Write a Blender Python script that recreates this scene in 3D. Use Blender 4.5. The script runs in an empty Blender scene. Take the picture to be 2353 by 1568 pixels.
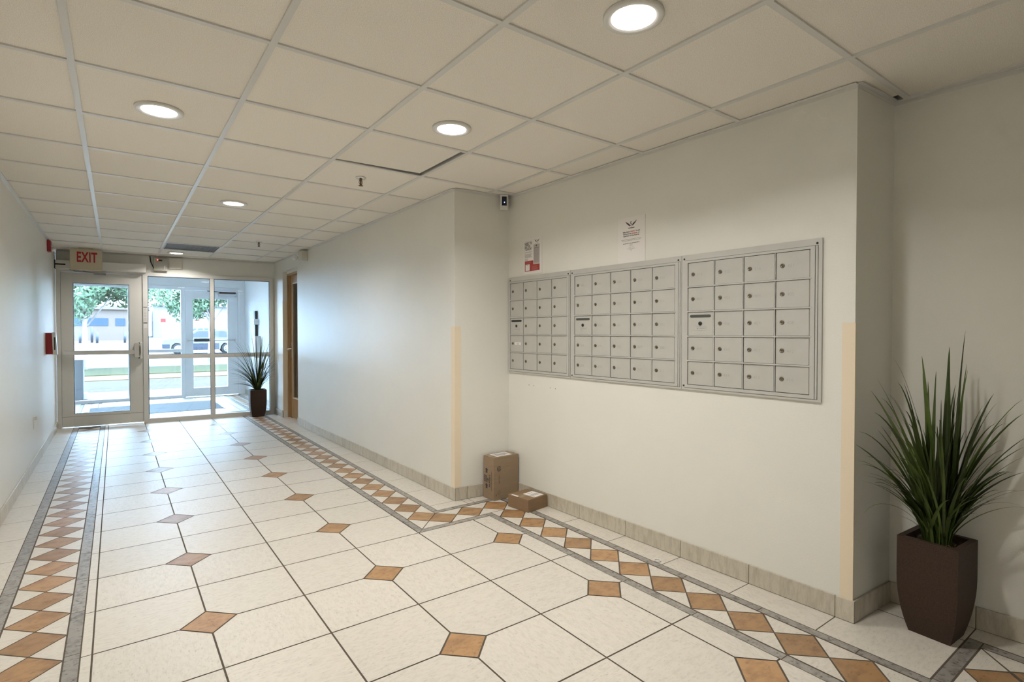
import bpy, math, random
from mathutils import Vector, Matrix
R = math.radians
S = bpy.context.scene
COL = S.collection
rnd = random.Random(7)

# ------------------------------------------------------------------ camera
cam_d = bpy.data.cameras.new('camera'); cam = bpy.data.objects.new('camera', cam_d); COL.objects.link(cam)
cam_d.sensor_width = 36.0; cam_d.lens = 36.0 * 1238.6 / 2353.0
cam_d.clip_start = 0.02; cam_d.clip_end = 600
cam.location = (0, 0, 1.271)
cam.rotation_euler = (math.pi / 2 - 0.0168, 0, -0.6341)
S.camera = cam

# ------------------------------------------------------------------ world, sun, exposure
w = bpy.data.worlds.new('sky'); S.world = w; w.use_nodes = True
nt = w.node_tree
bg = nt.nodes['Background']; bg.inputs['Color'].default_value = (0.46, 0.70, 1.0, 1); bg.inputs['Strength'].default_value = 37.0
sun_d = bpy.data.lights.new('sun', 'SUN'); sun_d.energy = 7.0; sun_d.angle = R(1.0); sun_d.color = (1, 0.95, 0.86)
sun = bpy.data.objects.new('sun', sun_d); COL.objects.link(sun)
sun.location = (5, 30, 20); sun.rotation_euler = (R(32), 0, R(70))
S.view_settings.view_transform = 'Standard'; S.view_settings.look = 'None'
S.view_settings.exposure = 0.10; S.view_settings.gamma = 1.0; S.view_settings.use_curve_mapping = False
LAMP = 14.0                                     # radiance of the downlight lenses
LAMPW = 12.0                                    # power of the lamp behind each lens
LAMPCOL = (1.0, 0.97, 0.92)

# ------------------------------------------------------------------ materials
MATS = {}
def mat(name, col, rough=0.5, metal=0.0, spec=0.5, noise=None, bump=None, emit=None, coords='Object', tint=0.0, stretch=None):
    if name in MATS: return MATS[name]
    m = bpy.data.materials.new(name); m.use_nodes = True; MATS[name] = m
    t = m.node_tree; N = t.nodes; L = t.links; b = N['Principled BSDF']
    b.inputs['Roughness'].default_value = rough; b.inputs['Metallic'].default_value = metal
    b.inputs['Specular IOR Level'].default_value = spec
    b.inputs['Base Color'].default_value = (*col, 1)
    tc = N.new('ShaderNodeTexCoord'); mp = N.new('ShaderNodeMapping'); L.new(tc.outputs[coords], mp.inputs['Vector'])
    if stretch: mp.inputs['Scale'].default_value = stretch
    last = None
    if noise:
        n = N.new('ShaderNodeTexNoise'); n.inputs['Scale'].default_value = noise[0]; n.inputs['Detail'].default_value = 5
        L.new(mp.outputs[0], n.inputs['Vector'])
        r = N.new('ShaderNodeMapRange'); r.inputs['From Min'].default_value = 0.3; r.inputs['From Max'].default_value = 0.7
        r.inputs['To Min'].default_value = 1 - noise[1]; r.inputs['To Max'].default_value = 1 + noise[1]
        L.new(n.outputs['Fac'], r.inputs['Value'])
        last = r.outputs[0]
    if tint:
        a = N.new('ShaderNodeAttribute'); a.attribute_name = 'tint'
        r2 = N.new('ShaderNodeMapRange'); r2.inputs['To Min'].default_value = 1 - tint; r2.inputs['To Max'].default_value = 1 + tint
        L.new(a.outputs['Fac'], r2.inputs['Value'])
        if last is not None:
            mu = N.new('ShaderNodeMath'); mu.operation = 'MULTIPLY'; L.new(last, mu.inputs[0]); L.new(r2.outputs[0], mu.inputs[1]); last = mu.outputs[0]
        else: last = r2.outputs[0]
    if last is not None:
        vm = N.new('ShaderNodeVectorMath'); vm.operation = 'SCALE'; vm.inputs[0].default_value = col
        L.new(last, vm.inputs['Scale']); L.new(vm.outputs[0], b.inputs['Base Color'])
    if bump:
        n = N.new('ShaderNodeTexNoise'); n.inputs['Scale'].default_value = bump[0]; n.inputs['Detail'].default_value = 3
        L.new(mp.outputs[0], n.inputs['Vector'])
        bp = N.new('ShaderNodeBump'); bp.inputs['Strength'].default_value = bump[1]; bp.inputs['Distance'].default_value = 0.002
        L.new(n.outputs['Fac'], bp.inputs['Height']); L.new(bp.outputs[0], b.inputs['Normal'])
    if emit:
        b.inputs['Emission Color'].default_value = (*emit[0], 1); b.inputs['Emission Strength'].default_value = emit[1]
    return m

def stone(name, col, dark, amount, sc, stretch, rough, tint=0.06, fleck=0.0, fleck_sc=60, bump=0.1):
    """tile body: cloudy veins whose direction and offset change from tile to tile through the 'tint' attribute"""
    m = bpy.data.materials.new(name); m.use_nodes = True; MATS[name] = m
    t = m.node_tree; N = t.nodes; L = t.links; b = N['Principled BSDF']
    b.inputs['Specular IOR Level'].default_value = 0.8
    tc = N.new('ShaderNodeTexCoord'); a = N.new('ShaderNodeAttribute'); a.attribute_name = 'tint'
    off = N.new('ShaderNodeVectorMath'); off.operation = 'SCALE'; off.inputs[0].default_value = (37.0, 53.0, 11.0); L.new(a.outputs['Fac'], off.inputs['Scale'])
    add = N.new('ShaderNodeVectorMath'); add.operation = 'ADD'; L.new(tc.outputs['Object'], add.inputs[0]); L.new(off.outputs[0], add.inputs[1])
    mp = N.new('ShaderNodeMapping'); mp.inputs['Scale'].default_value = stretch; L.new(add.outputs[0], mp.inputs['Vector'])
    n1 = N.new('ShaderNodeTexNoise'); n1.inputs['Scale'].default_value = sc; n1.inputs['Detail'].default_value = 8; n1.inputs['Roughness'].default_value = 0.7
    L.new(mp.outputs[0], n1.inputs['Vector'])
    r = N.new('ShaderNodeMapRange'); r.inputs['From Min'].default_value = 0.45; r.inputs['From Max'].default_value = 0.72; r.inputs['To Max'].default_value = amount
    L.new(n1.outputs['Fac'], r.inputs['Value'])
    mx = N.new('ShaderNodeMix'); mx.data_type = 'RGBA'; mx.inputs[6].default_value = (*col, 1); mx.inputs[7].default_value = (*dark, 1)
    L.new(r.outputs[0], mx.inputs[0]); out = mx.outputs[2]
    if fleck:
        n2 = N.new('ShaderNodeTexNoise'); n2.inputs['Scale'].default_value = fleck_sc; n2.inputs['Detail'].default_value = 4; L.new(mp.outputs[0], n2.inputs['Vector'])
        r2 = N.new('ShaderNodeMapRange'); r2.inputs['From Min'].default_value = 0.60; r2.inputs['From Max'].default_value = 0.70; r2.inputs['To Max'].default_value = fleck
        L.new(n2.outputs['Fac'], r2.inputs['Value'])
        mx2 = N.new('ShaderNodeMix'); mx2.data_type = 'RGBA'; L.new(out, mx2.inputs[6]); mx2.inputs[7].default_value = (dark[0] * .45, dark[1] * .45, dark[2] * .45, 1)
        L.new(r2.outputs[0], mx2.inputs[0]); out = mx2.outputs[2]
    mr = N.new('ShaderNodeMapRange'); mr.inputs['To Min'].default_value = 1 - tint; mr.inputs['To Max'].default_value = 1 + tint; L.new(a.outputs['Fac'], mr.inputs['Value'])
    vm = N.new('ShaderNodeVectorMath'); vm.operation = 'SCALE'; L.new(out, vm.inputs[0]); L.new(mr.outputs[0], vm.inputs['Scale'])
    L.new(vm.outputs[0], b.inputs['Base Color'])
    rr = N.new('ShaderNodeMapRange'); rr.inputs['To Min'].default_value = rough - 0.06; rr.inputs['To Max'].default_value = rough + 0.10
    L.new(n1.outputs['Fac'], rr.inputs['Value']); L.new(rr.outputs[0], b.inputs['Roughness'])
    bp = N.new('ShaderNodeBump'); bp.inputs['Strength'].default_value = bump; bp.inputs['Distance'].default_value = 0.002
    L.new(n1.outputs['Fac'], bp.inputs['Height']); L.new(bp.outputs[0], b.inputs['Normal'])
    return m

def glass_mat(name, tintc):
    m = bpy.data.materials.new(name); m.use_nodes = True; t = m.node_tree; N = t.nodes; L = t.links
    N.remove(N['Principled BSDF']); o = N['Material Output']
    tr = N.new('ShaderNodeBsdfTransparent'); tr.inputs[0].default_value = (*tintc, 1)
    gl = N.new('ShaderNodeBsdfGlossy'); gl.inputs['Roughness'].default_value = 0.0; gl.inputs['Color'].default_value = (1, 1, 1, 1)
    fr = N.new('ShaderNodeFresnel'); fr.inputs['IOR'].default_value = 1.45
    mx = N.new('ShaderNodeMixShader'); L.new(fr.outputs[0], mx.inputs[0]); L.new(tr.outputs[0], mx.inputs[1]); L.new(gl.outputs[0], mx.inputs[2]); L.new(mx.outputs[0], o.inputs[0])
    return m

WALL = mat('wall_paint', (0.80, 0.79, 0.73), 0.36, spec=0.5, noise=(3, 0.012), bump=(260, 0.35))
WALLF = WALL
CEIL = mat('ceiling_fibre', (0.88, 0.835, 0.755), 0.9, noise=(330, 0.16), bump=(300, 0.5), tint=0.03)
TEE = mat('grid_tee_paint', (0.72, 0.71, 0.68), 0.28, spec=0.6)
PLEN = mat('plenum_dark', (0.06, 0.065, 0.06), 0.9)
GROUT = mat('grout', (0.10, 0.08, 0.06), 0.9, noise=(80, 0.15))
CREAM = stone('cream_tile', (0.68, 0.635, 0.56), (0.50, 0.46, 0.39), 0.60, 26, (1, 2.6, 1), 0.40, 0.03, 0.30, 55, 0.10)
CREAM2 = stone('cream_tile_crossgrain', (0.68, 0.635, 0.56), (0.50, 0.46, 0.39), 0.60, 26, (2.6, 1, 1), 0.40, 0.03, 0.30, 55, 0.10)
TAN = stone('terracotta_tile', (0.41, 0.235, 0.105), (0.22, 0.11, 0.05), 0.9, 11, (1, 1.5, 1), 0.40, 0.18, 0.45, 40, 0.15)
GREY = stone('grey_stone_strip', (0.33, 0.305, 0.275), (0.13, 0.12, 0.105), 1.0, 30, (1, 1, 1), 0.40, 0.14, 0.9, 60, 0.4)
BASE = stone('base_tile', (0.57, 0.52, 0.425), (0.33, 0.295, 0.23), 0.8, 9, (4, 4, 0.9), 0.35, 0.05, 0.2, 60, 0.1)
ALU = mat('door_frame_aluminium', (0.72, 0.70, 0.655), 0.42, metal=0.0, noise=(2, 0.03))
ALU2 = mat('vestibule_frame_paint', (0.80, 0.81, 0.82), 0.45, noise=(2, 0.03))
STEEL = mat('brushed_steel', (0.74, 0.73, 0.71), 0.30, metal=1.0)
DARKM = mat('dark_metal', (0.03, 0.03, 0.032), 0.4, metal=0.4)
BLACK = mat('black_plastic', (0.012, 0.012, 0.013), 0.35)
BOXM = mat('mailbox_aluminium', (0.53, 0.525, 0.49), 0.5, metal=0.1, noise=(14, 0.03))
BOXF = mat('mailbox_frame_aluminium', (0.56, 0.555, 0.525), 0.40, metal=0.2, noise=(10, 0.03))
BOXSH = mat('mailbox_gap_shade', (0.035, 0.032, 0.028), 0.7)  # shade in the gaps around the doors, put into the colour
LOCK = mat('lock_cylinder', (0.20, 0.17, 0.13), 0.35, metal=0.8)
ENGR = mat('engraved_numbers', (0.43, 0.425, 0.395), 0.6)
PAPER = mat('paper', (0.84, 0.81, 0.78), 0.7)
INK = mat('ink', (0.05, 0.045, 0.05), 0.7)
INKG = mat('grey_print', (0.30, 0.28, 0.27), 0.7)
PANELG = mat('grey_print_panel', (0.50, 0.47, 0.45), 0.7)
REDP = mat('red_print', (0.40, 0.05, 0.045), 0.6)
REDT = mat('red_type', (0.5, 0.10, 0.06), 0.6)
GUARD = mat('corner_guard_vinyl', (0.84, 0.72, 0.55), 0.45, bump=(200, 0.15))
POT = mat('pot_brown', (0.045, 0.026, 0.017), 0.62, spec=0.3, noise=(220, 0.25), bump=(300, 0.3))
SOIL = mat('moss', (0.05, 0.04, 0.02), 0.9, noise=(60, 0.5), bump=(80, 1.0))
LEAF = mat('grass_leaf', (0.058, 0.088, 0.018), 0.40, noise=(12, 0.3), tint=0.6)
CARD = mat('cardboard', (0.31, 0.225, 0.145), 0.8, noise=(9, 0.06), stretch=(1, 1, 6))
CARD2 = mat('cardboard_dark', (0.25, 0.16, 0.088), 0.8, noise=(9, 0.06), stretch=(1, 1, 6))
TAPE = mat('packing_tape', (0.30, 0.21, 0.12), 0.25)
WHITE = mat('white_plastic', (0.75, 0.75, 0.73), 0.35)
TRIMW = mat('lamp_trim_white', (0.78, 0.77, 0.74), 0.35)
LENS = mat('lamp_lens', (0.9, 0.9, 0.9), 0.5, emit=(LAMPCOL, LAMP))
SIGN = mat('exit_sign_beige', (0.55, 0.47, 0.33), 0.5, noise=(8, 0.03))
REDL = mat('exit_letters_red', (0.40, 0.006, 0.012), 0.6)
REDM = mat('alarm_red', (0.30, 0.012, 0.016), 0.4)
WOOD = mat('door_wood', (0.40, 0.25, 0.125), 0.4, noise=(6, 0.18), stretch=(9, 9, 0.7))
CHROME = mat('chrome', (0.75, 0.75, 0.77), 0.12, metal=1.0)
GLASS = glass_mat('clear_glass', (0.975, 0.985, 0.985))
GRILLE = mat('grille_metal', (0.62, 0.63, 0.64), 0.4, metal=0.1)
MATM = mat('entrance_mat', (0.17, 0.18, 0.19), 0.9, noise=(90, 0.3))
VWALL = mat('vestibule_wall', (0.84, 0.84, 0.83), 0.6, bump=(260, 0.3))

# ------------------------------------------------------------------ mesh builder
class MB:
    def __init__(s): s.v = []; s.f = []; s.m = []; s.t = []; s.sm = []
    def poly(s, pts, mi=0, tint=0.5, smooth=False):
        i = len(s.v); s.v += [tuple(p) for p in pts]; s.f.append(tuple(range(i, i + len(pts)))); s.m.append(mi); s.t.append(tint); s.sm.append(smooth); return s
    def faces(s, vs, fs, mi=0, tint=0.5, smooth=False):
        i = len(s.v); s.v += [tuple(p) for p in vs]
        for f in fs: s.f.append(tuple(i + k for k in f)); s.m.append(mi); s.t.append(tint); s.sm.append(smooth)
        return s
    def box(s, a, b, mi=0, tint=0.5, bev=0.0):
        x0, y0, z0 = [min(a[k], b[k]) for k in range(3)]; x1, y1, z1 = [max(a[k], b[k]) for k in range(3)]
        if bev <= 0:
            return s.faces([(x0, y0, z0), (x1, y0, z0), (x1, y1, z0), (x0, y1, z0), (x0, y0, z1), (x1, y0, z1), (x1, y1, z1), (x0, y1, z1)],
                           [(3, 2, 1, 0), (4, 5, 6, 7), (0, 1, 5, 4), (1, 2, 6, 5), (2, 3, 7, 6), (3, 0, 4, 7)], mi, tint)
        import bmesh
        bm = bmesh.new(); bmesh.ops.create_cube(bm, size=1.0)
        for v in bm.verts: v.co = Vector(((x0 + x1) / 2 + v.co.x * (x1 - x0), (y0 + y1) / 2 + v.co.y * (y1 - y0), (z0 + z1) / 2 + v.co.z * (z1 - z0)))
        bmesh.ops.bevel(bm, geom=bm.edges[:], offset=bev, segments=2, affect='EDGES', profile=0.5)
        bm.verts.index_update()
        s.faces([v.co[:] for v in bm.verts], [tuple(v.index for v in f.verts) for f in bm.faces], mi, tint, False); bm.free(); return s
    def prism(s, pts, z0, z1, mi=0, tint=0.5):
        """pts counter-clockwise in xy, extruded along z"""
        n = len(pts); vs = [(x, y, z0) for x, y in pts] + [(x, y, z1) for x, y in pts]
        fs = [tuple(range(n - 1, -1, -1)), tuple(range(n, 2 * n))] + [(k, (k + 1) % n, n + (k + 1) % n, n + k) for k in range(n)]
        return s.faces(vs, fs, mi, tint)
    def lathe(s, prof, c=(0, 0, 0), axis='z', n=24, mi=0, smooth=True, tint=0.5):
        """prof: list of (r, h); revolved about axis through c"""
        vs = []; fs = []
        for r, h in prof:
            for k in range(n):
                a = 2 * math.pi * k / n; p = (r * math.cos(a), r * math.sin(a), h)
                if axis == 'y': p = (p[0], p[2], -p[1])
                if axis == 'x': p = (p[2], p[1], -p[0])
                vs.append((c[0] + p[0], c[1] + p[1], c[2] + p[2]))
        for j in range(len(prof) - 1):
            for k in range(n): fs.append((j * n + k, j * n + (k + 1) % n, (j + 1) * n + (k + 1) % n, (j + 1) * n + k))
        s.faces(vs, fs, mi, tint, smooth)
        i = len(s.v) - len(vs)
        for j in (0, len(prof) - 1):
            if prof[j][0] > 1e-5: s.f.append(tuple(i + j * n + k for k in (range(n - 1, -1, -1) if j == 0 else range(n)))); s.m.append(mi); s.t.append(tint); s.sm.append(False)
        return s
    def tube(s, pts, r, n=8, mi=0, tint=0.5):
        pts = [Vector(p) for p in pts]; vs = []; fs = []
        rr = r if isinstance(r, (list, tuple)) else [r] * len(pts)
        up = Vector((0, 0, 1))
        for j, p in enumerate(pts):
            d = (pts[min(j + 1, len(pts) - 1)] - pts[max(j - 1, 0)]).normalized()
            u = d.cross(up if abs(d.z) < 0.9 else Vector((1, 0, 0))).normalized(); v = d.cross(u)
            for k in range(n):
                a = 2 * math.pi * k / n; vs.append(p + (u * math.cos(a) + v * math.sin(a)) * rr[j])
        for j in range(len(pts) - 1):
            for k in range(n): fs.append((j * n + k, j * n + (k + 1) % n, (j + 1) * n + (k + 1) % n, (j + 1) * n + k))
        fs.append(tuple(range(n - 1, -1, -1))); fs.append(tuple((len(pts) - 1) * n + k for k in range(n)))
        return s.faces(vs, fs, mi, tint, True)
    def build(s, name, mats, parent=None, matrix=None):
        me = bpy.data.meshes.new(name); me.from_pydata(s.v, [], s.f)
        if not isinstance(mats, (list, tuple)): mats = [mats]
        for m in mats: me.materials.append(m)
        me.polygons.foreach_set('material_index', s.m); me.polygons.foreach_set('use_smooth', s.sm)
        at = me.attributes.new('tint', 'FLOAT', 'FACE'); at.data.foreach_set('value', s.t)
        me.validate(); me.update()
        o = bpy.data.objects.new(name, me); COL.objects.link(o)
        if parent is not None: o.parent = parent
        if matrix is not None: o.matrix_world = matrix
        return o

def frame(p0, p1, z=0.0):
    """local x runs along the wall left to right as seen, local y goes into the wall, z up"""
    d = Vector((p1[0] - p0[0], p1[1] - p0[1], 0)); L = d.length; d.normalize()
    y = Vector((-d.y, d.x, 0))
    return Matrix(((d.x, y.x, 0, p0[0]), (d.y, y.y, 0, p0[1]), (0, 0, 1, z), (0, 0, 0, 1))), L

def tag(o, label, cat, group=None, kind=None):
    o['label'] = label; o['category'] = cat
    if group: o['group'] = group
    if kind: o['kind'] = kind
    return o
def thing(name, label, cat, matrix=None, loc=None, rz=0.0, group=None):
    o = bpy.data.objects.new(name, None); COL.objects.link(o); o.empty_display_size = 0.1
    if matrix is not None: o.matrix_world = matrix
    elif loc is not None: o.location = loc; o.rotation_euler = (0, 0, rz)
    return tag(o, label, cat, group)
def struct(o, label=None):
    o['kind'] = 'structure'
    if label: o['label'] = label
    return o
def local(M, x, y, z, rz=0.0):
    return M @ Matrix.Translation((x, y, z)) @ Matrix.Rotation(rz, 4, 'Z')

def text_polys(body, size, sx=1.0, sp=1.0, bold=0.0, align='LEFT'):
    """returns (verts, faces) of flat lettering in the xy plane"""
    cu = bpy.data.curves.new('t', 'FONT'); cu.body = body; cu.size = size; cu.space_character = sp; cu.offset = bold; cu.align_x = align
    cu.resolution_u = 3
    ob = bpy.data.objects.new('t', cu); COL.objects.link(ob)
    dg = bpy.context.evaluated_depsgraph_get(); me = bpy.data.meshes.new_from_object(ob.evaluated_get(dg))
    vs = [(v.co.x * sx, v.co.y) for v in me.vertices]; fs = [tuple(p.vertices) for p in me.polygons]
    bpy.data.objects.remove(ob); bpy.data.curves.remove(cu); bpy.data.meshes.remove(me)
    return vs, fs
def add_text(mb, body, size, fn, sx=1.0, sp=1.0, mi=0, bold=0.0, align='LEFT'):
    vs, fs = text_polys(body, size, sx, sp, bold, align)
    mb.faces([fn(x, y) for x, y in vs], fs, mi)
    return mb

# ------------------------------------------------------------------ main dimensions
CZ = 2.3356
MAIL = ((2.520, 3.465), (2.580, 1.0))            # mail wall, left end to right end as seen
HALL = ((1.995, 8.94), (2.045, 3.505))           # hall's right wall
FAR = ((-0.62, 9.18), (2.000, 8.94))             # entrance wall
MM, LM = frame(*MAIL); MH, LH = frame(*HALL); MF, LF = frame(*FAR)
ML, LL = frame((-0.625, -3.2), (-0.625, 9.2))    # left wall
MR, LR = frame((2.93, 0.98), (3.30, -3.2))       # right wall of the plant alcove
MC, LC = frame((2.045, 3.505), (2.520, 3.465))   # short return at the mail alcove
MA, LA = frame((2.580, 1.0), (2.93, 0.98))       # seen only as the return beside the plant
# that return faces the camera's side, its normal points to -y, so "into the wall" is +y
# ------------------------------------------------------------------ walls
def wall(name, M, L, z0, z1, th=0.12, ext0=0.0, ext1=0.0, openings=(), mats=WALL):
    mb = MB(); xs = [-ext0] + sum([[a, b] for a, b, c, d in openings], []) + [L + ext1]
    for k in range(0, len(xs), 2): mb.box((xs[k], 0, z0), (xs[k + 1], th, z1))
    for a, b, c, d in openings:
        if d < z1: mb.box((a, 0, d), (b, th, z1))
        if c > z0: mb.box((a, 0, z0), (b, th, c))
    return struct(mb.build(name, mats, matrix=M))
WT = 2.3425
wall('wall_left', ML, LL, 0, WT, ext1=0.0)
wall('wall_mail', MM, LM, 0, WT, th=0.10, ext0=0.0)
# hall wall with the recessed doorway
REC0, REC1, RECZ = 0.49, 1.26, 2.165
wall('wall_hall', MH, LH - 0.002, 0, WT, th=0.10, openings=((REC0, REC1, 0, RECZ),))
wall('wall_alcove_return', MC, LC, 0, WT, th=0.10)
wall('wall_plant_return', MA, LA, 0, WT, th=0.10, ext1=0.02)
wall('wall_right', MR, LR, 0, WT)
wall('wall_back', frame((3.45, -3.2), (-0.75, -3.2))[0], 4.2, 0, WT)
# entrance header
mb = MB(); mb.box((0.0, 0.0, 2.105), (LF, 0.10, WT)); struct(mb.build('wall_entrance', WALLF, matrix=MF))
# small stain strip / nail holes under the mailboxes
mb = MB()
for u, z in ((0.249, 0.869), (0.305, 0.867), (0.490, 0.866), (0.546, 0.864)):
    mb.lathe([(0.0035, -0.0012), (0.0030, 0.0)], (u, 0, z), 'y', 8)
struct(mb.build('trim_1', mat('nail_hole', (0.20, 0.17, 0.13), 0.8), matrix=MM), 'four small screw holes in the wall below the mailboxes')

# ------------------------------------------------------------------ ceiling
GX = [-0.1308 + 0.6112 * k for k in range(-2, 8)]
GY = [2.1451 + 0.6096 * k for k in range(-9, 13)]
mb = MB()
ZT = CZ + 0.007
HOLE = (1.707 - 0.6115, 2.1451 + 0.6096)            # lower corner of the cell with the shifted tile
GRL = (GX[3], GY[18])                                 # return air grille cell
for i in range(len(GX) - 1):
    for j in range(len(GY) - 1):
        x0, x1, y0, y1 = GX[i], GX[i + 1], GY[j], GY[j + 1]
        cx, cy = (x0 + x1) / 2, (y0 + y1) / 2
        if abs(cx - (1.4013)) < 0.2 and abs(cy - (2.7547 + 0.3048)) < 0.2: continue
        if abs(cx - (0.4822 + 0.3)) < 0.2 and abs(cy - 7.95) < 0.25: continue
        if cx > 2.5 and 0.93 < y0 < 1.2 - 0.2: pass
        if abs(x0 - GX[6]) < 0.01 and abs(y0 - 0.926) < 0.02:
            # cut tile that stops short beside the plant return: a dark slot stays open
            mb.box((x0 + .003, y0 + .003, ZT), (2.862, y1 - .003, ZT + 0.012), 0, rnd.random())
            mb.box((2.862, 0.99, ZT), (x1, y1, ZT + 0.012), 0, rnd.random()); continue
        mb.box((x0 + .003, y0 + .003, ZT), (x1 - .003, y1 - .003, ZT + 0.012), 0, rnd.random())
struct(mb.build('ceiling', [CEIL]))
mb = MB(); tw = 0.012
for x in GX[1:-1]: mb.box((x - tw, GY[0], CZ), (x + tw, 9.16, CZ + 0.0072)); mb.box((x - .002, GY[0], CZ + .0072), (x + .002, 9.16, CZ + 0.04))
struct(mb.build('trim_2', TEE), 'long ceiling grid runners')
mb = MB()
for i in range(len(GX) - 1):
    for y in GY[1:-1]:
        if y > 9.1: continue
        mb.box((GX[i] + tw, y - tw, CZ + 0.0006), (GX[i + 1] - tw, y + tw, CZ + 0.0072)); mb.box((GX[i] + tw, y - .002, CZ + .0072), (GX[i + 1] - tw, y + .002, CZ + 0.04))
struct(mb.build('trim_3', TEE), 'ceiling grid cross runners')
# wall angles
k = 4
for M, L, a, b in ((MM, LM, 0, 0), (MH, LH, 0.02, 0), (ML, LL, 0, 0), (MR, LR, 0, 0), (MC, LC, 0, 0.0), (MA, LA, 0, 0.0), (MF, LF, 0, 0)):
    mb = MB(); mb.box((a, -0.020, CZ + 0.0004), (L - b, 0.0, CZ + 0.004)); mb.box((a, -0.0022, CZ - 0.014), (L - b, 0, CZ + 0.0004))
    struct(mb.build('trim_%d' % k, TEE, matrix=M), 'ceiling edge angle'); k += 1
# dark void above the ceiling and the roof that closes it
mb = MB(); mb.box((-1.0, -3.6, 2.80), (3.9, 9.26, 2.86)); mb.box((-1.0, -3.6, 2.355), (-0.9, 9.26, 2.80)); mb.box((3.8, -3.6, 2.355), (3.9, 9.26, 2.80))
mb.box((-1.0, -3.6, 2.355), (3.9, -3.5, 2.80)); mb.box((-1.0, 9.18, 2.345), (3.9, 9.26, 2.80))
struct(mb.build('ceiling_void', PLEN))
# dislodged tile
tl = MB(); tl.prism([(-0.286, -0.291), (0.281, -0.291), (0.281, 0.277), (-0.286, 0.306)], 0, 0.015, 0, 0.6)
o = tl.build('ceiling_tile', [CEIL]); o.location = (1.387, 3.043, CZ + 0.0085); pass
tag(o, 'loose ceiling tile twisted out of its grid, dark gap along two edges', 'ceiling tile')
mb = MB(); mb.box((1.0955 + .02, 3.30, CZ + .0075), (1.2, 3.3525, CZ + .0085), 0)

# ------------------------------------------------------------------ floor
G = 0.0036                      # half grout width
def inset(pts, g):
    """inset a convex ccw polygon by g"""
    n = len(pts); out = []
    for k in range(n):
        p0 = Vector(pts[k - 1]); p1 = Vector(pts[k]); p2 = Vector(pts[(k + 1) % n])
        d1 = (p1 - p0).normalized(); d2 = (p2 - p1).normalized()
        n1 = Vector((-d1.y, d1.x)); n2 = Vector((-d2.y, d2.x))
        a = p1 + n1 * g; cr = d1.x * d2.y - d1.y * d2.x
        if abs(cr) < 1e-6: out.append(tuple(a)); continue
        b = p1 + n2 * g; t = ((b.x - a.x) * d2.y - (b.y - a.y) * d2.x) / cr
        out.append((a.x + d1.x * t, a.y + d1.y * t))
    return out
fl = MB(); TS = 0.4046; FX = 0.3175; FY = 2.6723; DH = 0.110
# mats: 0 cream 1 cream cross 2 tan 3 grey 4 grout
def tile(pts, z, mi, g=G, tint=None):
    q = inset(pts, g); t = rnd.random() if tint is None else tint
    fl.poly([(x, y, z) for x, y in q], mi, t)
def rect(x0, x1, y0, y1): return [(x0, y0), (x1, y0), (x1, y1), (x0, y1)]
fl.poly([(-1.0, -3.4, -0.0015), (3.6, -3.4, -0.0015), (3.6, 9.30, -0.0015), (-1.0, 9.30, -0.0015)], 4)
for ci in range(-1, 8):
    for ri in range(-17, 16):
        x0 = FX + ci * TS; y1 = FY - ri * TS; y0 = y1 - TS; x1 = x0 + TS
        c = [(x0, y0, ci, ri + 1), (x1, y0, ci + 1, ri + 1), (x1, y1, ci + 1, ri), (x0, y1, ci, ri)]
        pts = []
        for k, (x, y, a, b) in enumerate(c):
            if a % 2 == 0 and b % 2 == 0:
                pv = c[k - 1]; nx = c[(k + 1) % 4]
                d0 = Vector((pv[0] - x, pv[1] - y)).normalized() * DH; d1 = Vector((nx[0] - x, nx[1] - y)).normalized() * DH
                pts += [(x + d0.x, y + d0.y), (x + d1.x, y + d1.y)]
            else: pts.append((x, y))
        tile(pts, 0.0, rnd.choice((0, 1)))
        if ci % 2 == 0 and ri % 2 == 0:
            x, y = x0, y1; tile([(x - DH, y), (x, y - DH), (x + DH, y), (x, y + DH)], 0.0, 2, 0.0042)
Z1, Z2 = 0.0004, 0.0008
def under(x0, x1, y0, y1): fl.poly([(x0, y0, Z1), (x1, y0, Z1), (x1, y1, Z1), (x0, y1, Z1)], 4)
DR = 0.1095
def diamond(x, y, sx=1.0): tile([(x - DR * sx, y), (x, y - DR), (x + DR * sx, y), (x, y + DR)], Z2, 2, 0.0035)
def tri(a, b, c): tile([a, b, c], Z2, 0, 0.0030)
def strip_y(x0, x1, y0, y1, step, ph=0.0):
    y = y0
    ys = [y0] + [ph + k * step for k in range(-30, 40) if y0 + 0.03 < ph + k * step < y1 - 0.03] + [y1]
    for a, b in zip(ys[:-1], ys[1:]): tile(rect(x0, x1, a, b), Z2, 3, 0.0022)
def strip_x(y0, y1, x0, x1, step, ph=0.0):
    xs = [x0] + [ph + k * step for k in range(-30, 40) if x0 + 0.03 < ph + k * step < x1 - 0.03] + [x1]
    for a, b in zip(xs[:-1], xs[1:]): tile(rect(a, b, y0, y1), Z2, 3, 0.0022)
# left border
under(-0.70, -0.0871, -3.3, 9.25)
strip_y(-0.175, -0.124, -3.2, 9.12, 0.4046, 2.712); strip_y(-0.458, -0.402, -3.2, 9.16, 0.4046, 3.118)
for k in range(-16, 16):
    y = FY - k * TS; tile(rect(-0.124, -0.0871, y - TS, min(y, 9.12)), Z2, 0, 0.0026)
    if 4.019 - k * TS + TS < 9.3: tile(rect(-0.66, -0.458, 4.019 - k * TS, 4.019 - k * TS + TS), Z2, rnd.choice((0, 1)), 0.0018)
XC = -0.288; PT = 0.2188; HX = 0.1125
for k in range(-30, 28):
    y = 3.124 + k * PT
    if y > 9.0: break
    tile([(XC - HX, y), (XC, y - PT / 2), (XC + HX, y), (XC, y + PT / 2)], Z2, 2, 0.0033)
    tri((XC - HX, y), (XC, y + PT / 2), (XC - HX, y + PT)); tri((XC + HX, y), (XC + HX, y + PT), (XC, y + PT / 2))
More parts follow.
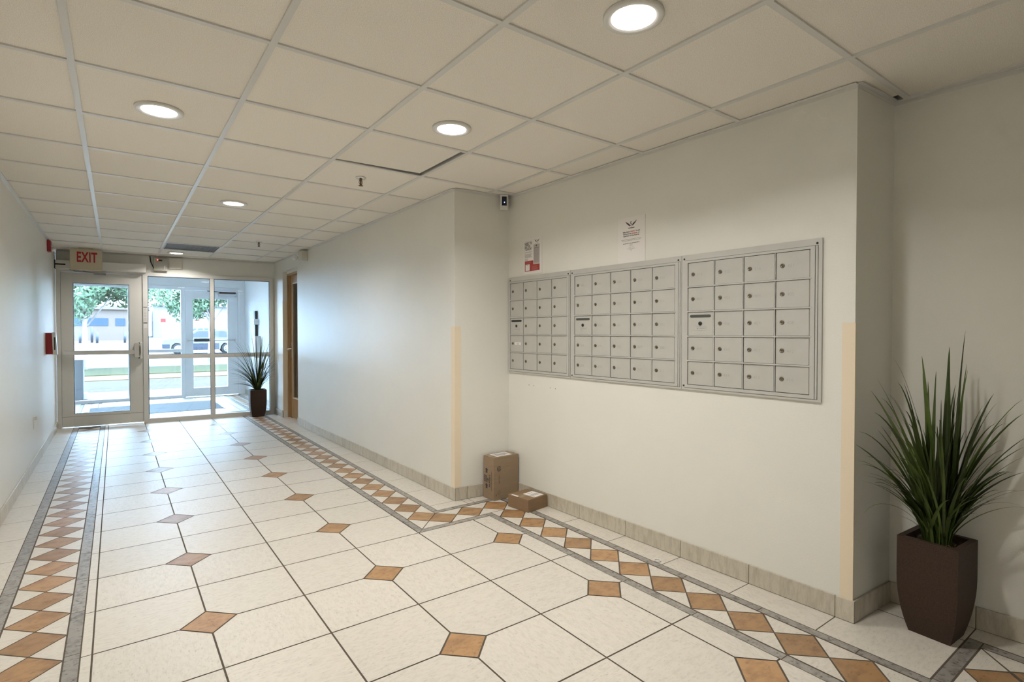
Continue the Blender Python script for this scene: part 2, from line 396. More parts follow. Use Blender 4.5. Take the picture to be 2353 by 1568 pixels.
# right border, hall run
under(1.5313, 2.30, 3.50, 9.0); under(1.5313, 2.95, 3.075, 3.50); under(2.066, 2.95, 0.665, 3.075)
P2 = 0.218
strip_y(1.5313, 1.578, 3.12, 8.98, 0.4046, 3.5); strip_y(1.790, 1.832, 3.388, 8.98, 0.4046, 3.7)
k = 0
while 3.341 + k * P2 < 8.9:
    y = 3.341 + k * P2; diamond(1.684, y, 0.97)
    tri((1.578, y), (1.684, y + P2 / 2), (1.578, y + P2)); tri((1.790, y), (1.790, y + P2), (1.684, y + P2 / 2)); k += 1
# cross run
tile([(1.5313, 3.075), (2.066, 3.075), (2.066, 3.12), (1.578, 3.12)], Z2, 3, 0.0022)
tile([(1.5313, 3.075), (1.578, 3.12), (1.5313, 3.12)], Z2, 3, 0.0012)
strip_x(3.345, 3.388, 1.790, 2.345, 0.4, 1.95)
tri((1.578, 3.12), (1.684, 3.232), (1.578, 3.341)); tri((1.578, 3.12), (1.79, 3.12), (1.684, 3.232))
for x in (1.792, 2.010): diamond(x, 3.232)
tri((1.792, 3.343), (1.901, 3.232), (2.010, 3.343)); tri((2.010, 3.343), (2.119, 3.232), (2.228, 3.343))
tri((1.792, 3.121), (2.010, 3.121), (1.901, 3.232)); tri((2.010, 3.121), (2.228, 3.121), (2.119, 3.232))
tri((2.228, 3.343), (2.337, 3.232), (2.337, 3.343))
# mail run
strip_y(2.066, 2.113, 0.345, 3.12, 0.4046, 2.262); strip_y(2.343, 2.388, 0.66, 3.388, 0.4046, 2.109)
for k in range(0, 13):
    y = 3.232 - k * P2
    diamond(2.228, y)
    if k < 12: tri((2.340, y), (2.228, y - P2 / 2), (2.340, y - P2))
    if k == 0: tri((2.113, 3.121), (2.113, 3.014), (2.228, 3.121))
    elif k < 13: tri((2.116, y), (2.116, y - P2), (2.228, y - P2 / 2))
# end run towards the right
under(2.066, 3.40, -1.5, 0.665)
strip_x(0.614, 0.663, 2.343, 2.840, 0.45, 2.40)
strip_y(2.790, 2.838, -1.4, 0.614, 0.4046, 0.45); strip_y(2.52, 2.565, -1.4, 0.388, 0.4, 0.0)
for x, y in ((2.345, 0.503), (2.563, 0.503), (2.680, 0.391), (2.680, 0.173), (2.680, -0.045), (2.680, -0.263)): diamond(x, y)
tri((2.345, 0.612), (2.454, 0.503), (2.563, 0.612)); tri((2.563, 0.612), (2.676, 0.503), (2.789, 0.612)); tri((2.789, 0.612), (2.680, 0.503), (2.789, 0.391))
tri((2.345, 0.392), (2.563, 0.392), (2.454, 0.503)); tri((2.789, 0.391), (2.680, 0.282), (2.789, 0.173)); tri((2.568, 0.391), (2.568, 0.173), (2.680, 0.282))
strip_x(0.345, 0.388, 2.066, 2.52, 0.4, 2.3)
# perimeter tiles
for k in range(-1, 14):
    a, b = 3.505 + 0.399 * k, 3.505 + 0.399 * (k + 1)
    if k == -1: tile(rect(1.832, 2.09, 3.388, 3.505), Z2, 0, 0.0018); continue
    tile(rect(1.832, 2.30 if 7.6 < b < 8.5 else 2.09, a, min(b, 8.98)), Z2, rnd.choice((0, 1)), 0.0016)
tile(rect(2.09, 2.146, 3.388, 3.50), Z2, 0, 0.0018); tile(rect(2.146, 2.56, 3.388, 3.50), Z2, 0, 0.0018)
for k in range(7):
    b = 1.066 + 0.4015 * (k + 1); a = b - 0.4015
    tile(rect(2.388, 2.70, a, min(b, 3.388)), Z2, rnd.choice((0, 1)), 0.0022)
tile(rect(2.388, 2.80, 0.665, 1.066), Z2, 0, 0.0026); tile(rect(2.80, 3.10, 0.665, 1.066), Z2, 1, 0.0022)
for k in range(4): tile(rect(2.840, 3.24, 0.665 - 0.4 * (k + 1), 0.665 - 0.4 * k), Z2, 0, 0.0026)
struct(fl.build('floor', [CREAM, CREAM2, TAN, GREY, GROUT]))

# ------------------------------------------------------------------ tile baseboards
def baseboard(name, M, L, a, b, ph, step=0.4, z=0.098, th=0.010):
    mb = MB(); xs = [a] + [ph + step * k for k in range(-40, 60) if a + 0.02 < ph + step * k < b - 0.02] + [b]
    mb.box((a, -th + 0.003, 0.0009), (b, 0.0, z - 0.003), 1)
    for p, q in zip(xs[:-1], xs[1:]): mb.box((p + (0.0012 if p > a else 0), -th, 0.003), (q - (0.0012 if q < b else 0), -0.0008, z), 0, rnd.random(), bev=0.0012)
    return struct(mb.build(name, [BASE, GROUT], matrix=M))
baseboard('baseboard_mail', MM, LM, 0.0, LM + 0.010, LM - 0.066)
baseboard('baseboard_hall', MH, LH, REC1, LH + 0.010, LH)
baseboard('baseboard_hall_end', MH, LH, 0.0, REC0, 0.2)
baseboard('baseboard_alcove', MC, LC, 0.0, LC, 0.098, 0.4)
baseboard('baseboard_plant_return', MA, LA, 0.0, LA, 0.22)
baseboard('baseboard_right', MR, LR, 0.0, LR, 0.315)
baseboard('baseboard_left', ML, LL, 0.0, LL - 0.02, 0.2)

# ------------------------------------------------------------------ corner guards
def guard(name, corner, dA, dB, z0, z1, label, leg=0.050, legb=0.050):
    """L shaped strip around an outside corner; dA, dB unit vectors along both faces away from the corner"""
    c = Vector(corner); A = Vector(dA).normalized(); B = Vector(dB).normalized(); t = 0.0022
    p = [c - (A + B) * t, c + A * leg - B * t, c + A * leg, c, c + B * legb, c + B * legb - A * t]
    cr = sum(p[i].x * p[(i + 1) % 6].y - p[i].y * p[(i + 1) % 6].x for i in range(6))
    if cr < 0: p.reverse()
    mb = MB(); mb.prism([(q.x, q.y) for q in p], z0, z1)
    return tag(mb.build(name, GUARD), label, 'corner guard')
hd = Vector((HALL[0][0] - HALL[1][0], HALL[0][1] - HALL[1][1])).normalized()
rd = Vector((MAIL[0][0] - HALL[1][0], MAIL[0][1] - HALL[1][1])).normalized()
md = Vector((MAIL[0][0] - MAIL[1][0], MAIL[0][1] - MAIL[1][1])).normalized()
ad = Vector((0.35, -0.02)).normalized()
guard('corner_guard', HALL[1], hd, rd, 0.098, 1.312, 'cream vinyl strip on the hall corner behind the large carton')
guard('corner_guard', MAIL[1], md, ad, 0.098, 1.312, 'cream vinyl strip on the corner between the mailboxes and the near plant', legb=0.006)
# jamb guard in the far doorway
mb = MB(); mb.box((REC0 - 0.03, -0.002, 0.098), (REC0 + 0.0022, 0.0, 1.73)); mb.box((REC0, -0.002, 0.098), (REC0 + 0.0022, 0.055, 1.73))
tag(mb.build('corner_guard', GUARD, matrix=MH), 'cream vinyl strip on the wall corner beside the wooden door', 'corner guard')

# ------------------------------------------------------------------ downlights
def downlight():
    t = thing('recessed_downlight', '', 'ceiling light', loc=(0, 0, 0))
    a = MB(); a.lathe([(0.074, -0.001), (0.080, -0.006), (0.094, -0.0065), (0.101, -0.004), (0.101, 0.0065), (0.074, 0.0065)], n=40)
    a.build('trim_ring', TRIMW, t)
    b = MB(); b.lathe([(0.0745, 0.004), (0.0740, -0.0030), (0.040, -0.0045), (0.0, -0.0050)], n=40); b.build('lens', LENS, t)
    ld = bpy.data.lights.new('lamp', 'AREA'); ld.shape = 'DISK'; ld.size = 0.13; ld.energy = LAMPW; ld.color = LAMPCOL; ld.spread = R(146)
    lo = bpy.data.objects.new('lamp', ld); COL.objects.link(lo); lo.parent = t; lo.location = (0, 0, -0.0075)
    return t
def dup(root, loc=None, rz=None, matrix=None):
    r = root.copy(); COL.objects.link(r)
    if loc is not None: r.location = loc
    if rz is not None: r.rotation_euler = (0, 0, rz)
    if matrix is not None: r.matrix_world = matrix
    for ch in list(root.children):
        c = ch.copy(); COL.objects.link(c); c.parent = r
        for g in list(ch.children):
            d = g.copy(); COL.objects.link(d); d.parent = c
    return r
LS = [((1.422, 1.240), 'lit round downlight nearest the camera, at the top edge of the view'),
      ((1.432, 2.481), 'lit round downlight in the ceiling before the loose dark-gapped tile'),
      ((0.180, 3.112), 'lit round downlight over the left border, large oval at upper left'),
      ((0.799, 4.981), 'lit round downlight halfway down the hall, above the field of pale tiles'),
      ((0.671, 8.567), 'lit round downlight beside the air grille, closest to the glass entrance'),
      ((0.18, -1.90), 'unseen round downlight added in the ceiling behind the viewpoint')]  # last one is added out of view, to light the near end subtly
dl = downlight()
for k, ((x, y), lab) in enumerate(LS):
    o = dl if k == 0 else dup(dl)
    o.location = (x, y, CZ + 0.0005); tag(o, lab, 'ceiling light', 'recessed ceiling downlights')

# ------------------------------------------------------------------ sprinklers
def sprinkler():
    t = thing('fire_sprinkler', '', 'sprinkler', loc=(0, 0, 0))
    a = MB(); a.lathe([(0.036, 0.006), (0.036, 0.002), (0.030, -0.004), (0.012, -0.006)], n=24); a.build('escutcheon', CHROME, t)
    b = MB(); b.lathe([(0.012, -0.004), (0.009, -0.012), (0.006, -0.02), (0.005, -0.05)], n=12)
    b.tube([(-0.009, 0, -0.014), (-0.012, 0, -0.03), (-0.004, 0, -0.048)], 0.002, 6); b.tube([(0.009, 0, -0.014), (0.012, 0, -0.03), (0.004, 0, -0.048)], 0.002, 6)
    b.build('sprinkler_body', mat('brass_dark', (0.20, 0.12, 0.07), 0.35, metal=0.8), t)
    c = MB(); c.lathe([(0.0, -0.049), (0.015, -0.0495), (0.016, -0.052), (0.0, -0.0525)], n=16); c.build('deflector', MATS['brass_dark'], t)
    return t
sp = sprinkler(); sp.location = (1.379, 3.644, CZ); tag(sp, 'pendent fire sprinkler head on the ceiling just past the loose tile', 'sprinkler', 'ceiling sprinkler heads')
s2 = dup(sp, (1.381, 6.948, CZ)); tag(s2, 'small fire sprinkler head on the ceiling near the far plant', 'sprinkler', 'ceiling sprinkler heads')

# ------------------------------------------------------------------ air grille
gx0, gx1, gy0, gy1 = 0.4822 + 0.012, 1.0955 - 0.012, 7.6315 + 0.012, 8.2411 - 0.012
t = thing('air_grille', 'louvred grey return air grille set in the ceiling near the entrance', 'vent', loc=(gx0, gy0, CZ))
mb = MB(); W_, H_ = gx1 - gx0, gy1 - gy0
mb.box((0, 0, .001), (W_, .012, .008)); mb.box((0, H_ - .012, .001), (W_, H_, .008)); mb.box((0, 0, .001), (.012, H_, .008)); mb.box((W_ - .012, 0, .001), (W_, H_, .008))
mb.build('grille_frame', GRILLE, t)
mb = MB()
for k in range(34):
    x = 0.016 + k * (W_ - 0.03) / 33; mb.faces([(x, .012, .002), (x + .002, .012, .002), (x + .010, .012, .016), (x + .008, .012, .016), (x, H_ - .012, .002), (x + .002, H_ - .012, .002), (x + .010, H_ - .012, .016), (x + .008, H_ - .012, .016)],
                                                  [(0, 1, 2, 3), (7, 6, 5, 4), (0, 4, 5, 1), (1, 5, 6, 2), (2, 6, 7, 3), (3, 7, 4, 0)])
mb.build('louvres', GRILLE, t)
mb = MB(); mb.box((0, 0, .02), (W_, H_, .025)); mb.build('backing', mat('grille_backing', (0.45, 0.47, 0.50), 0.6), t)

# ------------------------------------------------------------------ mailboxes
def text_obj(name, body, size, material, parent, M4, sx=1.0, bold=0.0):
    """lettering standing on a wall plane: text x -> local x, text y -> local z"""
    mb = MB(); add_text(mb, body, size, lambda x, y: (x, 0, y), sx=sx, bold=bold); o = mb.build(name, material, parent); o.matrix_local = M4; return o
lock_me = None
def mail_unit(u0, u1, c0, ncol, label, numbers, outgoing, tags):
    t = thing('mailbox_unit', label, 'mailboxes', matrix=MM @ Matrix.Translation((u0, 0, 0)), group=None)
    Wd = u1 - u0; z0, z1 = 0.951, 1.696; CW = 0.1618; RH = 0.1350; dz1 = 1.653; dz0 = dz1 - 5 * RH; x0 = c0 - u0; x1 = x0 + ncol * CW
    f = MB(); d = -0.010
    # face flange around the doors, mitred
    def flange(a, b, c, e, y0, y1):   # outer rect a..b (x), inner etc
        ox0, ox1, oz0, oz1 = a; ix0, ix1, iz0, iz1 = b
        for P_ in ([(ox0, oz0), (ox1, oz0), (ix1, iz0), (ix0, iz0)], [(ox1, oz0), (ox1, oz1), (ix1, iz1), (ix1, iz0)], [(ox1, oz1), (ox0, oz1), (ix0, iz1), (ix1, iz1)], [(ox0, oz1), (ox0, oz0), (ix0, iz0), (ix0, iz1)]):
            n = 4; vs = [(x, y0, z) for x, z in P_] + [(x, y1, z) for x, z in P_]
            f.faces(vs, [(0, 1, 2, 3), (7, 6, 5, 4)] + [(k, (k + 4), (k + 1) % 4 + 4, (k + 1) % 4) for k in range(4)])
    e = 0.0006
    flange((e, Wd - e, z0, z1), (x0 - 0.020, x1 + 0.030, dz0 - 0.016, dz1 + 0.012), 0, 0, d, 0.0)
    # inner raised rim
    flange((x0 - 0.0182, x1 + 0.0165, dz0 - 0.0142, dz1 + 0.0102), (x0 - 0.0015, x1 - 0.0035, dz0 + 0.0020, dz1 - 0.0020), 0, 0, d - 0.003, 0.0)
    f.box((x1 + 0.0190, d - 0.002, dz0 - 0.014), (x1 + 0.0280, 0, dz1 + 0.010))            # hinge bar on the right
    f.build('face_frame', BOXF, t)
    b = MB(); b.box((x0 - 0.021, -0.004, dz0 - 0.017), (x1 + 0.031, 0.0, dz1 + 0.013)); b.build('back_panel', BOXSH, t)
    g = MB()
    for r_ in range(1, 5): g.box((x0 - 0.004, d - 0.0045, dz0 + r_ * RH - 0.0030), (x1 + 0.002, -0.004, dz0 + r_ * RH + 0.0036))
    for c in range(1, ncol):
        for r_ in range(5): g.box((x0 + c * CW - 0.0060, d - 0.0020, dz0 + r_ * RH + 0.0036), (x0 + c * CW - 0.0020, -0.004, dz0 + (r_ + 1) * RH - 0.003))
    g.build('divider_rails', BOXF, t)
    for x, z in ((0.016, z0 + 0.022), (0.016, z1 - 0.022), (Wd - 0.022, z0 + 0.022), (Wd - 0.022, z1 - 0.022)):
        s_ = MB(); s_.lathe([(0.0052, -0.0115), (0.0052, -0.010), (0.004, -0.0098)], (x, 0, z), 'y', 12); s_.build('screw', DARKM, t)
    n = 0
    for r_ in range(5):
        for c in range(ncol):
            ax = x0 + c * CW; bx = ax + CW; bz = dz1 - r_ * RH; az = bz - RH
            dm = MB(); dy = -0.0085 - (0.0006 if (c + r_) % 3 else 0.0)
            dm.box((ax + 0.0010, dy, az + 0.0046), (bx - 0.0092, -0.004, bz - 0.0042), 0, bev=0.0008)
            dm.box((bx - 0.0088, dy + 0.002, az + 0.0046), (bx - 0.0070, -0.004, bz - 0.0042), 0)
            isout = (r_ == outgoing and c == 0)
            dr = dm.build('outgoing_mail_door' if isout else 'mailbox_door', BOXM, t)
            cz = (az + bz) / 2 + (0.0 if not isout else -0.008)
            if isout:
                dr['label'] = 'outgoing mail compartment with a dark slot'
                sl = MB(); pts = []
                for k in range(12): a = math.pi / 2 + math.pi * k / 11; pts.append((ax + 0.020 + 0.0075 * math.cos(a), bz - 0.026 + 0.0075 * math.sin(a)))
                for k in range(12): a = -math.pi / 2 + math.pi * k / 11; pts.append((bx - 0.030 + 0.0075 * math.cos(a), bz - 0.026 + 0.0075 * math.sin(a)))
                m_ = len(pts); sl.faces([(x, dy - 0.0012, z) for x, z in pts] + [(x, dy, z) for x, z in pts], [tuple(range(m_))] + [(k, k + m_, (k + 1) % m_ + m_, (k + 1) % m_) for k in range(m_)])
                sl.build('mail_slot', BLACK if label.startswith('left') else mat('slot_grey', (0.07, 0.075, 0.065), 0.5), dr)
                lk = MB(); lk.lathe([(0.0105, dy), (0.0105, dy - 0.0035), (0.007, dy - 0.0045), (0.0, dy - 0.0045)], (ax + 0.076, 0, bz - 0.066), 'y', 16); lk.build('lock', DARKM, dr)
                pl = MB(); pl.box((ax + 0.045, dy - 0.0012, bz - 0.102), (ax + 0.112, dy, bz - 0.084)); pl.box((ax + 0.047, dy - 0.0016, bz - 0.0835), (ax + 0.110, dy - 0.0005, bz - 0.0828), 1)
                # little eagle mark and two type lines
                pl.faces([(ax + 0.052, dy - .0015, bz - .087), (ax + 0.060, dy - .0015, bz - .099), (ax + 0.068, dy - .0015, bz - .088), (ax + 0.060, dy - .0015, bz - .093)], [(0, 1, 3), (1, 2, 3)], 1)
                for k in range(2): pl.box((ax + 0.072, dy - 0.0015, bz - 0.090 - 0.005 * k), (ax + 0.106, dy - 0.0011, bz - 0.0885 - 0.005 * k), 1)
                pl.build('postal_plate', [BOXF, INKG], dr)
                continue
            lk = MB(); lx = ax + 0.0335 if label.startswith('right') else ax + 0.030
            lx = ax + 0.030; rr = 0.0105
            lk.lathe([(rr, dy), (rr, dy - 0.0025), (rr - 0.002, dy - 0.0036), (rr - 0.0035, dy - 0.0036), (rr - 0.0040, dy - 0.0028), (0.0, dy - 0.0028)], (lx, 0, cz + 0.001), 'y', 20)
            lk.box((lx - 0.0018, dy - 0.0032, cz - 0.0065), (lx + 0.0012, dy - 0.0027, cz + 0.0015), 1)
            lk.build('lock', [LOCK, BLACK], dr)
            if n < len(numbers) and numbers[n]:
                text_obj('unit_number', numbers[n], 0.022, ENGR, dr, Matrix.Translation((lx + 0.022, dy - 0.0005, cz - 0.008)), sx=1.05)
            n += 1
            if (r_, c) in tags:
                pl = MB(); pl.box((ax + 0.058, dy - 0.0010, cz - 0.011), (ax + 0.132, dy, cz + 0.011)); add_text(pl, tags[(r_, c)], 0.022, lambda x, y: (ax + 0.076 + x, dy - 0.0014, cz - 0.008 + y), mi=1); pl.build('paper_number_label', [PAPER, INK], dr)
    return t
mail_unit(0.012, 0.708, 0.030, 4, 'left bank of aluminium mailboxes, four doors across, nearest the inside corner', [''] * 19, 2, {(3, 0): '113'})
nums2 = ['206', '207', '208', '209', '210', '211', '212', '213', '214', '215', '216', '301', '302', '303'] + [str(k) for k in range(304, 314)]
mail_unit(0.709, 1.598, 0.751, 5, 'middle bank of aluminium mailboxes, five doors across', nums2, 2, {})
nums3 = ['314', '315', '316', '401', '402', '403', '404', '405', '406', '407', '408', '409', '410', '411', '412', '413', '414', '415', '416']
mail_unit(1.599, 2.334, 1.640, 4, 'right bank of aluminium mailboxes, four doors across, nearest the near plant', nums3, 2, {})

# ------------------------------------------------------------------ notices
def logo(mb, cx, cz, s, y, mi):
    """winged flourish around an S"""
    add_text(mb, 'S', s * 1.0, lambda x, z: (cx - s * 0.26 + x, y, cz - s * 0.35 + z), mi=mi)
    for sg in (-1, 1):
        for k, (r0, a0) in enumerate(((0.55, 0.34), (0.80, 0.42), (1.00, 0.55))):
            pts = [(cx + sg * s * (0.25 + (r0 - 0.1) * t_), cz + s * (-0.18 + a0 * t_ ** 1.6 - 0.10 * k + 0.12 * k * t_)) for t_ in [q / 8 for q in range(9)]]
            for p, q in zip(pts[:-1], pts[1:]):
                h = s * 0.045 * (1.0 + 1.1 * pts.index(p) / 8)
                mb.poly([(p[0], y, p[1] - h), (q[0], y, q[1] - h), (q[0], y, q[1] + h), (p[0], y, p[1] + h)] if sg > 0 else [(q[0], y, q[1] - h), (p[0], y, p[1] - h), (p[0], y, p[1] + h), (q[0], y, q[1] + h)], mi)
    for a, b, r in ((-0.30, -0.42, 0.06), (0.05, -0.55, 0.05)):
        mb.poly([(cx + s * (a + r * math.cos(q)), y, cz + s * (b + r * math.sin(q))) for q in [k * math.pi / 4 for k in range(8)]], mi)
def lines(mb, x0, x1, ztop, n, step, h, y, mi, ragged=0.1):
    r2 = random.Random(int(ztop * 1000) + n)
    for k in range(n): mb.poly([(x0, y, ztop - k * step - h), (x1 - (x1 - x0) * ragged * r2.random(), y, ztop - k * step - h), (x1 - (x1 - x0) * ragged * r2.random(), y, ztop - k * step), (x0, y, ztop - k * step)], mi)
# poster with red blocks
u0, u1, z0, z1 = 0.183, 0.400, 1.708, 1.977
t = thing('notice_poster', 'taped white contact poster with red blocks above the left mailbox bank', 'poster', matrix=MM @ Matrix.Translation((u0, 0, z0)))
Wp, Hp = u1 - u0, z1 - z0
mb = MB(); mb.box((0, -0.0020, 0), (Wp, -0.0004, Hp)); mb.build('sheet', PAPER, t)
mb = MB(); y = -0.0026
for k, l in enumerate(('NEED TO', 'GET IN', 'TOUCH?')): add_text(mb, l, 0.026, lambda x, z, k=k: (0.016 + x, y, Hp - 0.046 - 0.0205 * k + z), sx=0.80, mi=0, bold=0.0006)
mb.box((0.018, y, Hp - 0.0215), (0.09, y + .0003, Hp - 0.0205), 0)
logo(mb, 0.160, Hp - 0.026, 0.024, y, 0)
lines(mb, 0.135, 0.180, Hp - 0.043, 1, 0.004, 0.002, y, 1)
lines(mb, 0.016, 0.105, Hp - 0.100, 2, 0.005, 0.0015, y, 1); lines(mb, 0.016, 0.105, Hp - 0.116, 7, 0.0042, 0.0016, y, 1, 0.2); lines(mb, 0.018, 0.060, Hp - 0.152, 4, 0.0045, 0.0016, y, 1, 0.2)
mb.poly([(0.120, y + .0003, 0.073), (0.190, y + .0003, 0.073), (0.190, y + .0003, Hp - 0.052), (0.120, y + .0003, Hp - 0.052)], 2)
add_text(mb, '+', 0.03, lambda x, z: (0.144 + x, y, Hp - 0.073 + z), mi=0, bold=0.001)
lines(mb, 0.126, 0.184, Hp - 0.078, 1, 0.004, 0.0025, y, 0); lines(mb, 0.126, 0.184, Hp - 0.087, 22, 0.0045, 0.0017, y, 1, 0.15)
mb.poly([(0.018, y + .0002, 0.022), (0.190, y + .0002, 0.022), (0.190, y + .0002, 0.070), (0.117, y + .0002, 0.070), (0.117, y + .0002, 0.100), (0.018, y + .0002, 0.100)], 3)
mb.poly([(0.026, y, 0.027), (0.076, y, 0.027), (0.076, y, 0.074), (0.026, y, 0.074)], 4)
lines(mb, 0.034, 0.060, 0.069, 1, 0.004, 0.002, y - .0002, 0); lines(mb, 0.100, 0.175, 0.058, 5, 0.007, 0.0016, y, 5, 0.35); lines(mb, 0.030, 0.100, 0.094, 3, 0.0055, 0.0012, y, 5, 0.3)
mb.build('print', [INK, INKG, PANELG, REDP, PAPER, mat('pink_type', (0.6, 0.3, 0.26), 0.7)], t)
# bulky items notice
u0, u1, z0, z1 = 1.128, 1.338, 1.703, 1.975
t = thing('notice_sheet', 'plain white printed notice about bulky items above the middle mailbox bank', 'notice', matrix=MM @ Matrix.Translation((u0, 0, z0)))
Wp, Hp = u1 - u0, z1 - z0
mb = MB(); mb.box((0, -0.0022, -0.006), (Wp, -0.0004, Hp)); mb.build('sheet', PAPER, t)
mb = MB(); y = -0.0028; cx = Wp / 2
logo(mb, cx - 0.002, Hp - 0.040, 0.036, y, 0); lines(mb, cx - 0.025, cx + 0.025, Hp - 0.064, 1, 0.005, 0.004, y, 0, 0.05); lines(mb, cx - 0.012, cx + 0.012, Hp - 0.071, 1, 0.005, 0.001, y, 1)
def run(words, z, hw):
    ws = [(t_, m_, text_polys(t_, 0.0115, bold=0.0003)) for t_, m_ in words]
    wd = [max(v[0] for v in p[0]) for _, _, p in ws]; gap = 0.0035; k_ = 2 * hw / (sum(wd) + gap * (len(ws) - 1)); x_ = cx - hw
    for (t_, m_, p), w_ in zip(ws, wd): mb.faces([(x_ + a * k_, y, z + b) for a, b in p[0]], p[1], m_); x_ += (w_ + gap) * k_
run((('Bulky', 0), ('items', 0), ('CANNOT', 2), ('be', 0), ('left', 0)), Hp - 0.092, 0.066)
run((('in/around', 0), ('the', 0), ('dumpster', 2), ('or', 0)), Hp - 0.104, 0.064)
run((('anywhere', 0), ('on', 0), ('the', 0), ('property.', 0)), Hp - 0.116, 0.062)
for z_, hw, h_ in ((0.134, 0.078, .0022), (0.141, 0.072, .0022), (0.158, 0.064, .003), (0.166, 0.011, .002), (0.174, 0.014, .002), (0.183, 0.020, .002), (0.192, 0.032, .002), (0.199, 0.013, .002), (0.206, 0.005, .002)):
    x_ = cx - hw
    r3 = random.Random(int(z_ * 1000))
    while x_ < cx + hw - .004:
        l_ = min(cx + hw, x_ + r3.uniform(.006, .014)); mb.poly([(x_, y, Hp - z_ - h_), (l_, y, Hp - z_ - h_), (l_, y, Hp - z_), (x_, y, Hp - z_)], 0 if h_ > .0025 else 1); x_ = l_ + .0025
mb.build('print', [INK, INKG, REDT], t)

# ------------------------------------------------------------------ door bell camera in the corner
t = thing('security_camera', 'small white wall camera with black face and blue light, in the ceiling corner', 'camera', matrix=local(MC, 0.405, -0.040, 2.222, R(-22)))
mb = MB(); mb.box((-0.032, -0.014, 0), (0.032, 0.012, 0.118), bev=0.006); mb.build('housing', WHITE, t)
mb = MB(); mb.box((-0.018, -0.0158, 0.030), (0.020, -0.0130, 0.100), bev=0.001); mb.build('face_panel', mat('navy_glass', (0.008, 0.01, 0.03), 0.1), t)
mb = MB(); mb.lathe([(0.0045, -0.0165), (0.0, -0.0168)], (0.002, 0, 0.055), 'y', 12); mb.build('status_light', mat('blue_led', (0.1, 0.1, 0.8), 0.4, emit=((0.25, 0.35, 1.0), 4.0)), t)
mb = MB(); mb.box((-0.022, 0.011, 0.02), (0.022, 0.044, 0.09), bev=0.004); mb.build('bracket', WHITE, t)
mb = MB(); mb.tube([(0.004, 0.004, 0.115), (0.01, 0.006, 0.121), (0.022, 0.012, 0.1185), (0.034, 0.012, 0.124)], 0.0022, 6); mb.build('cable', BLACK, t)

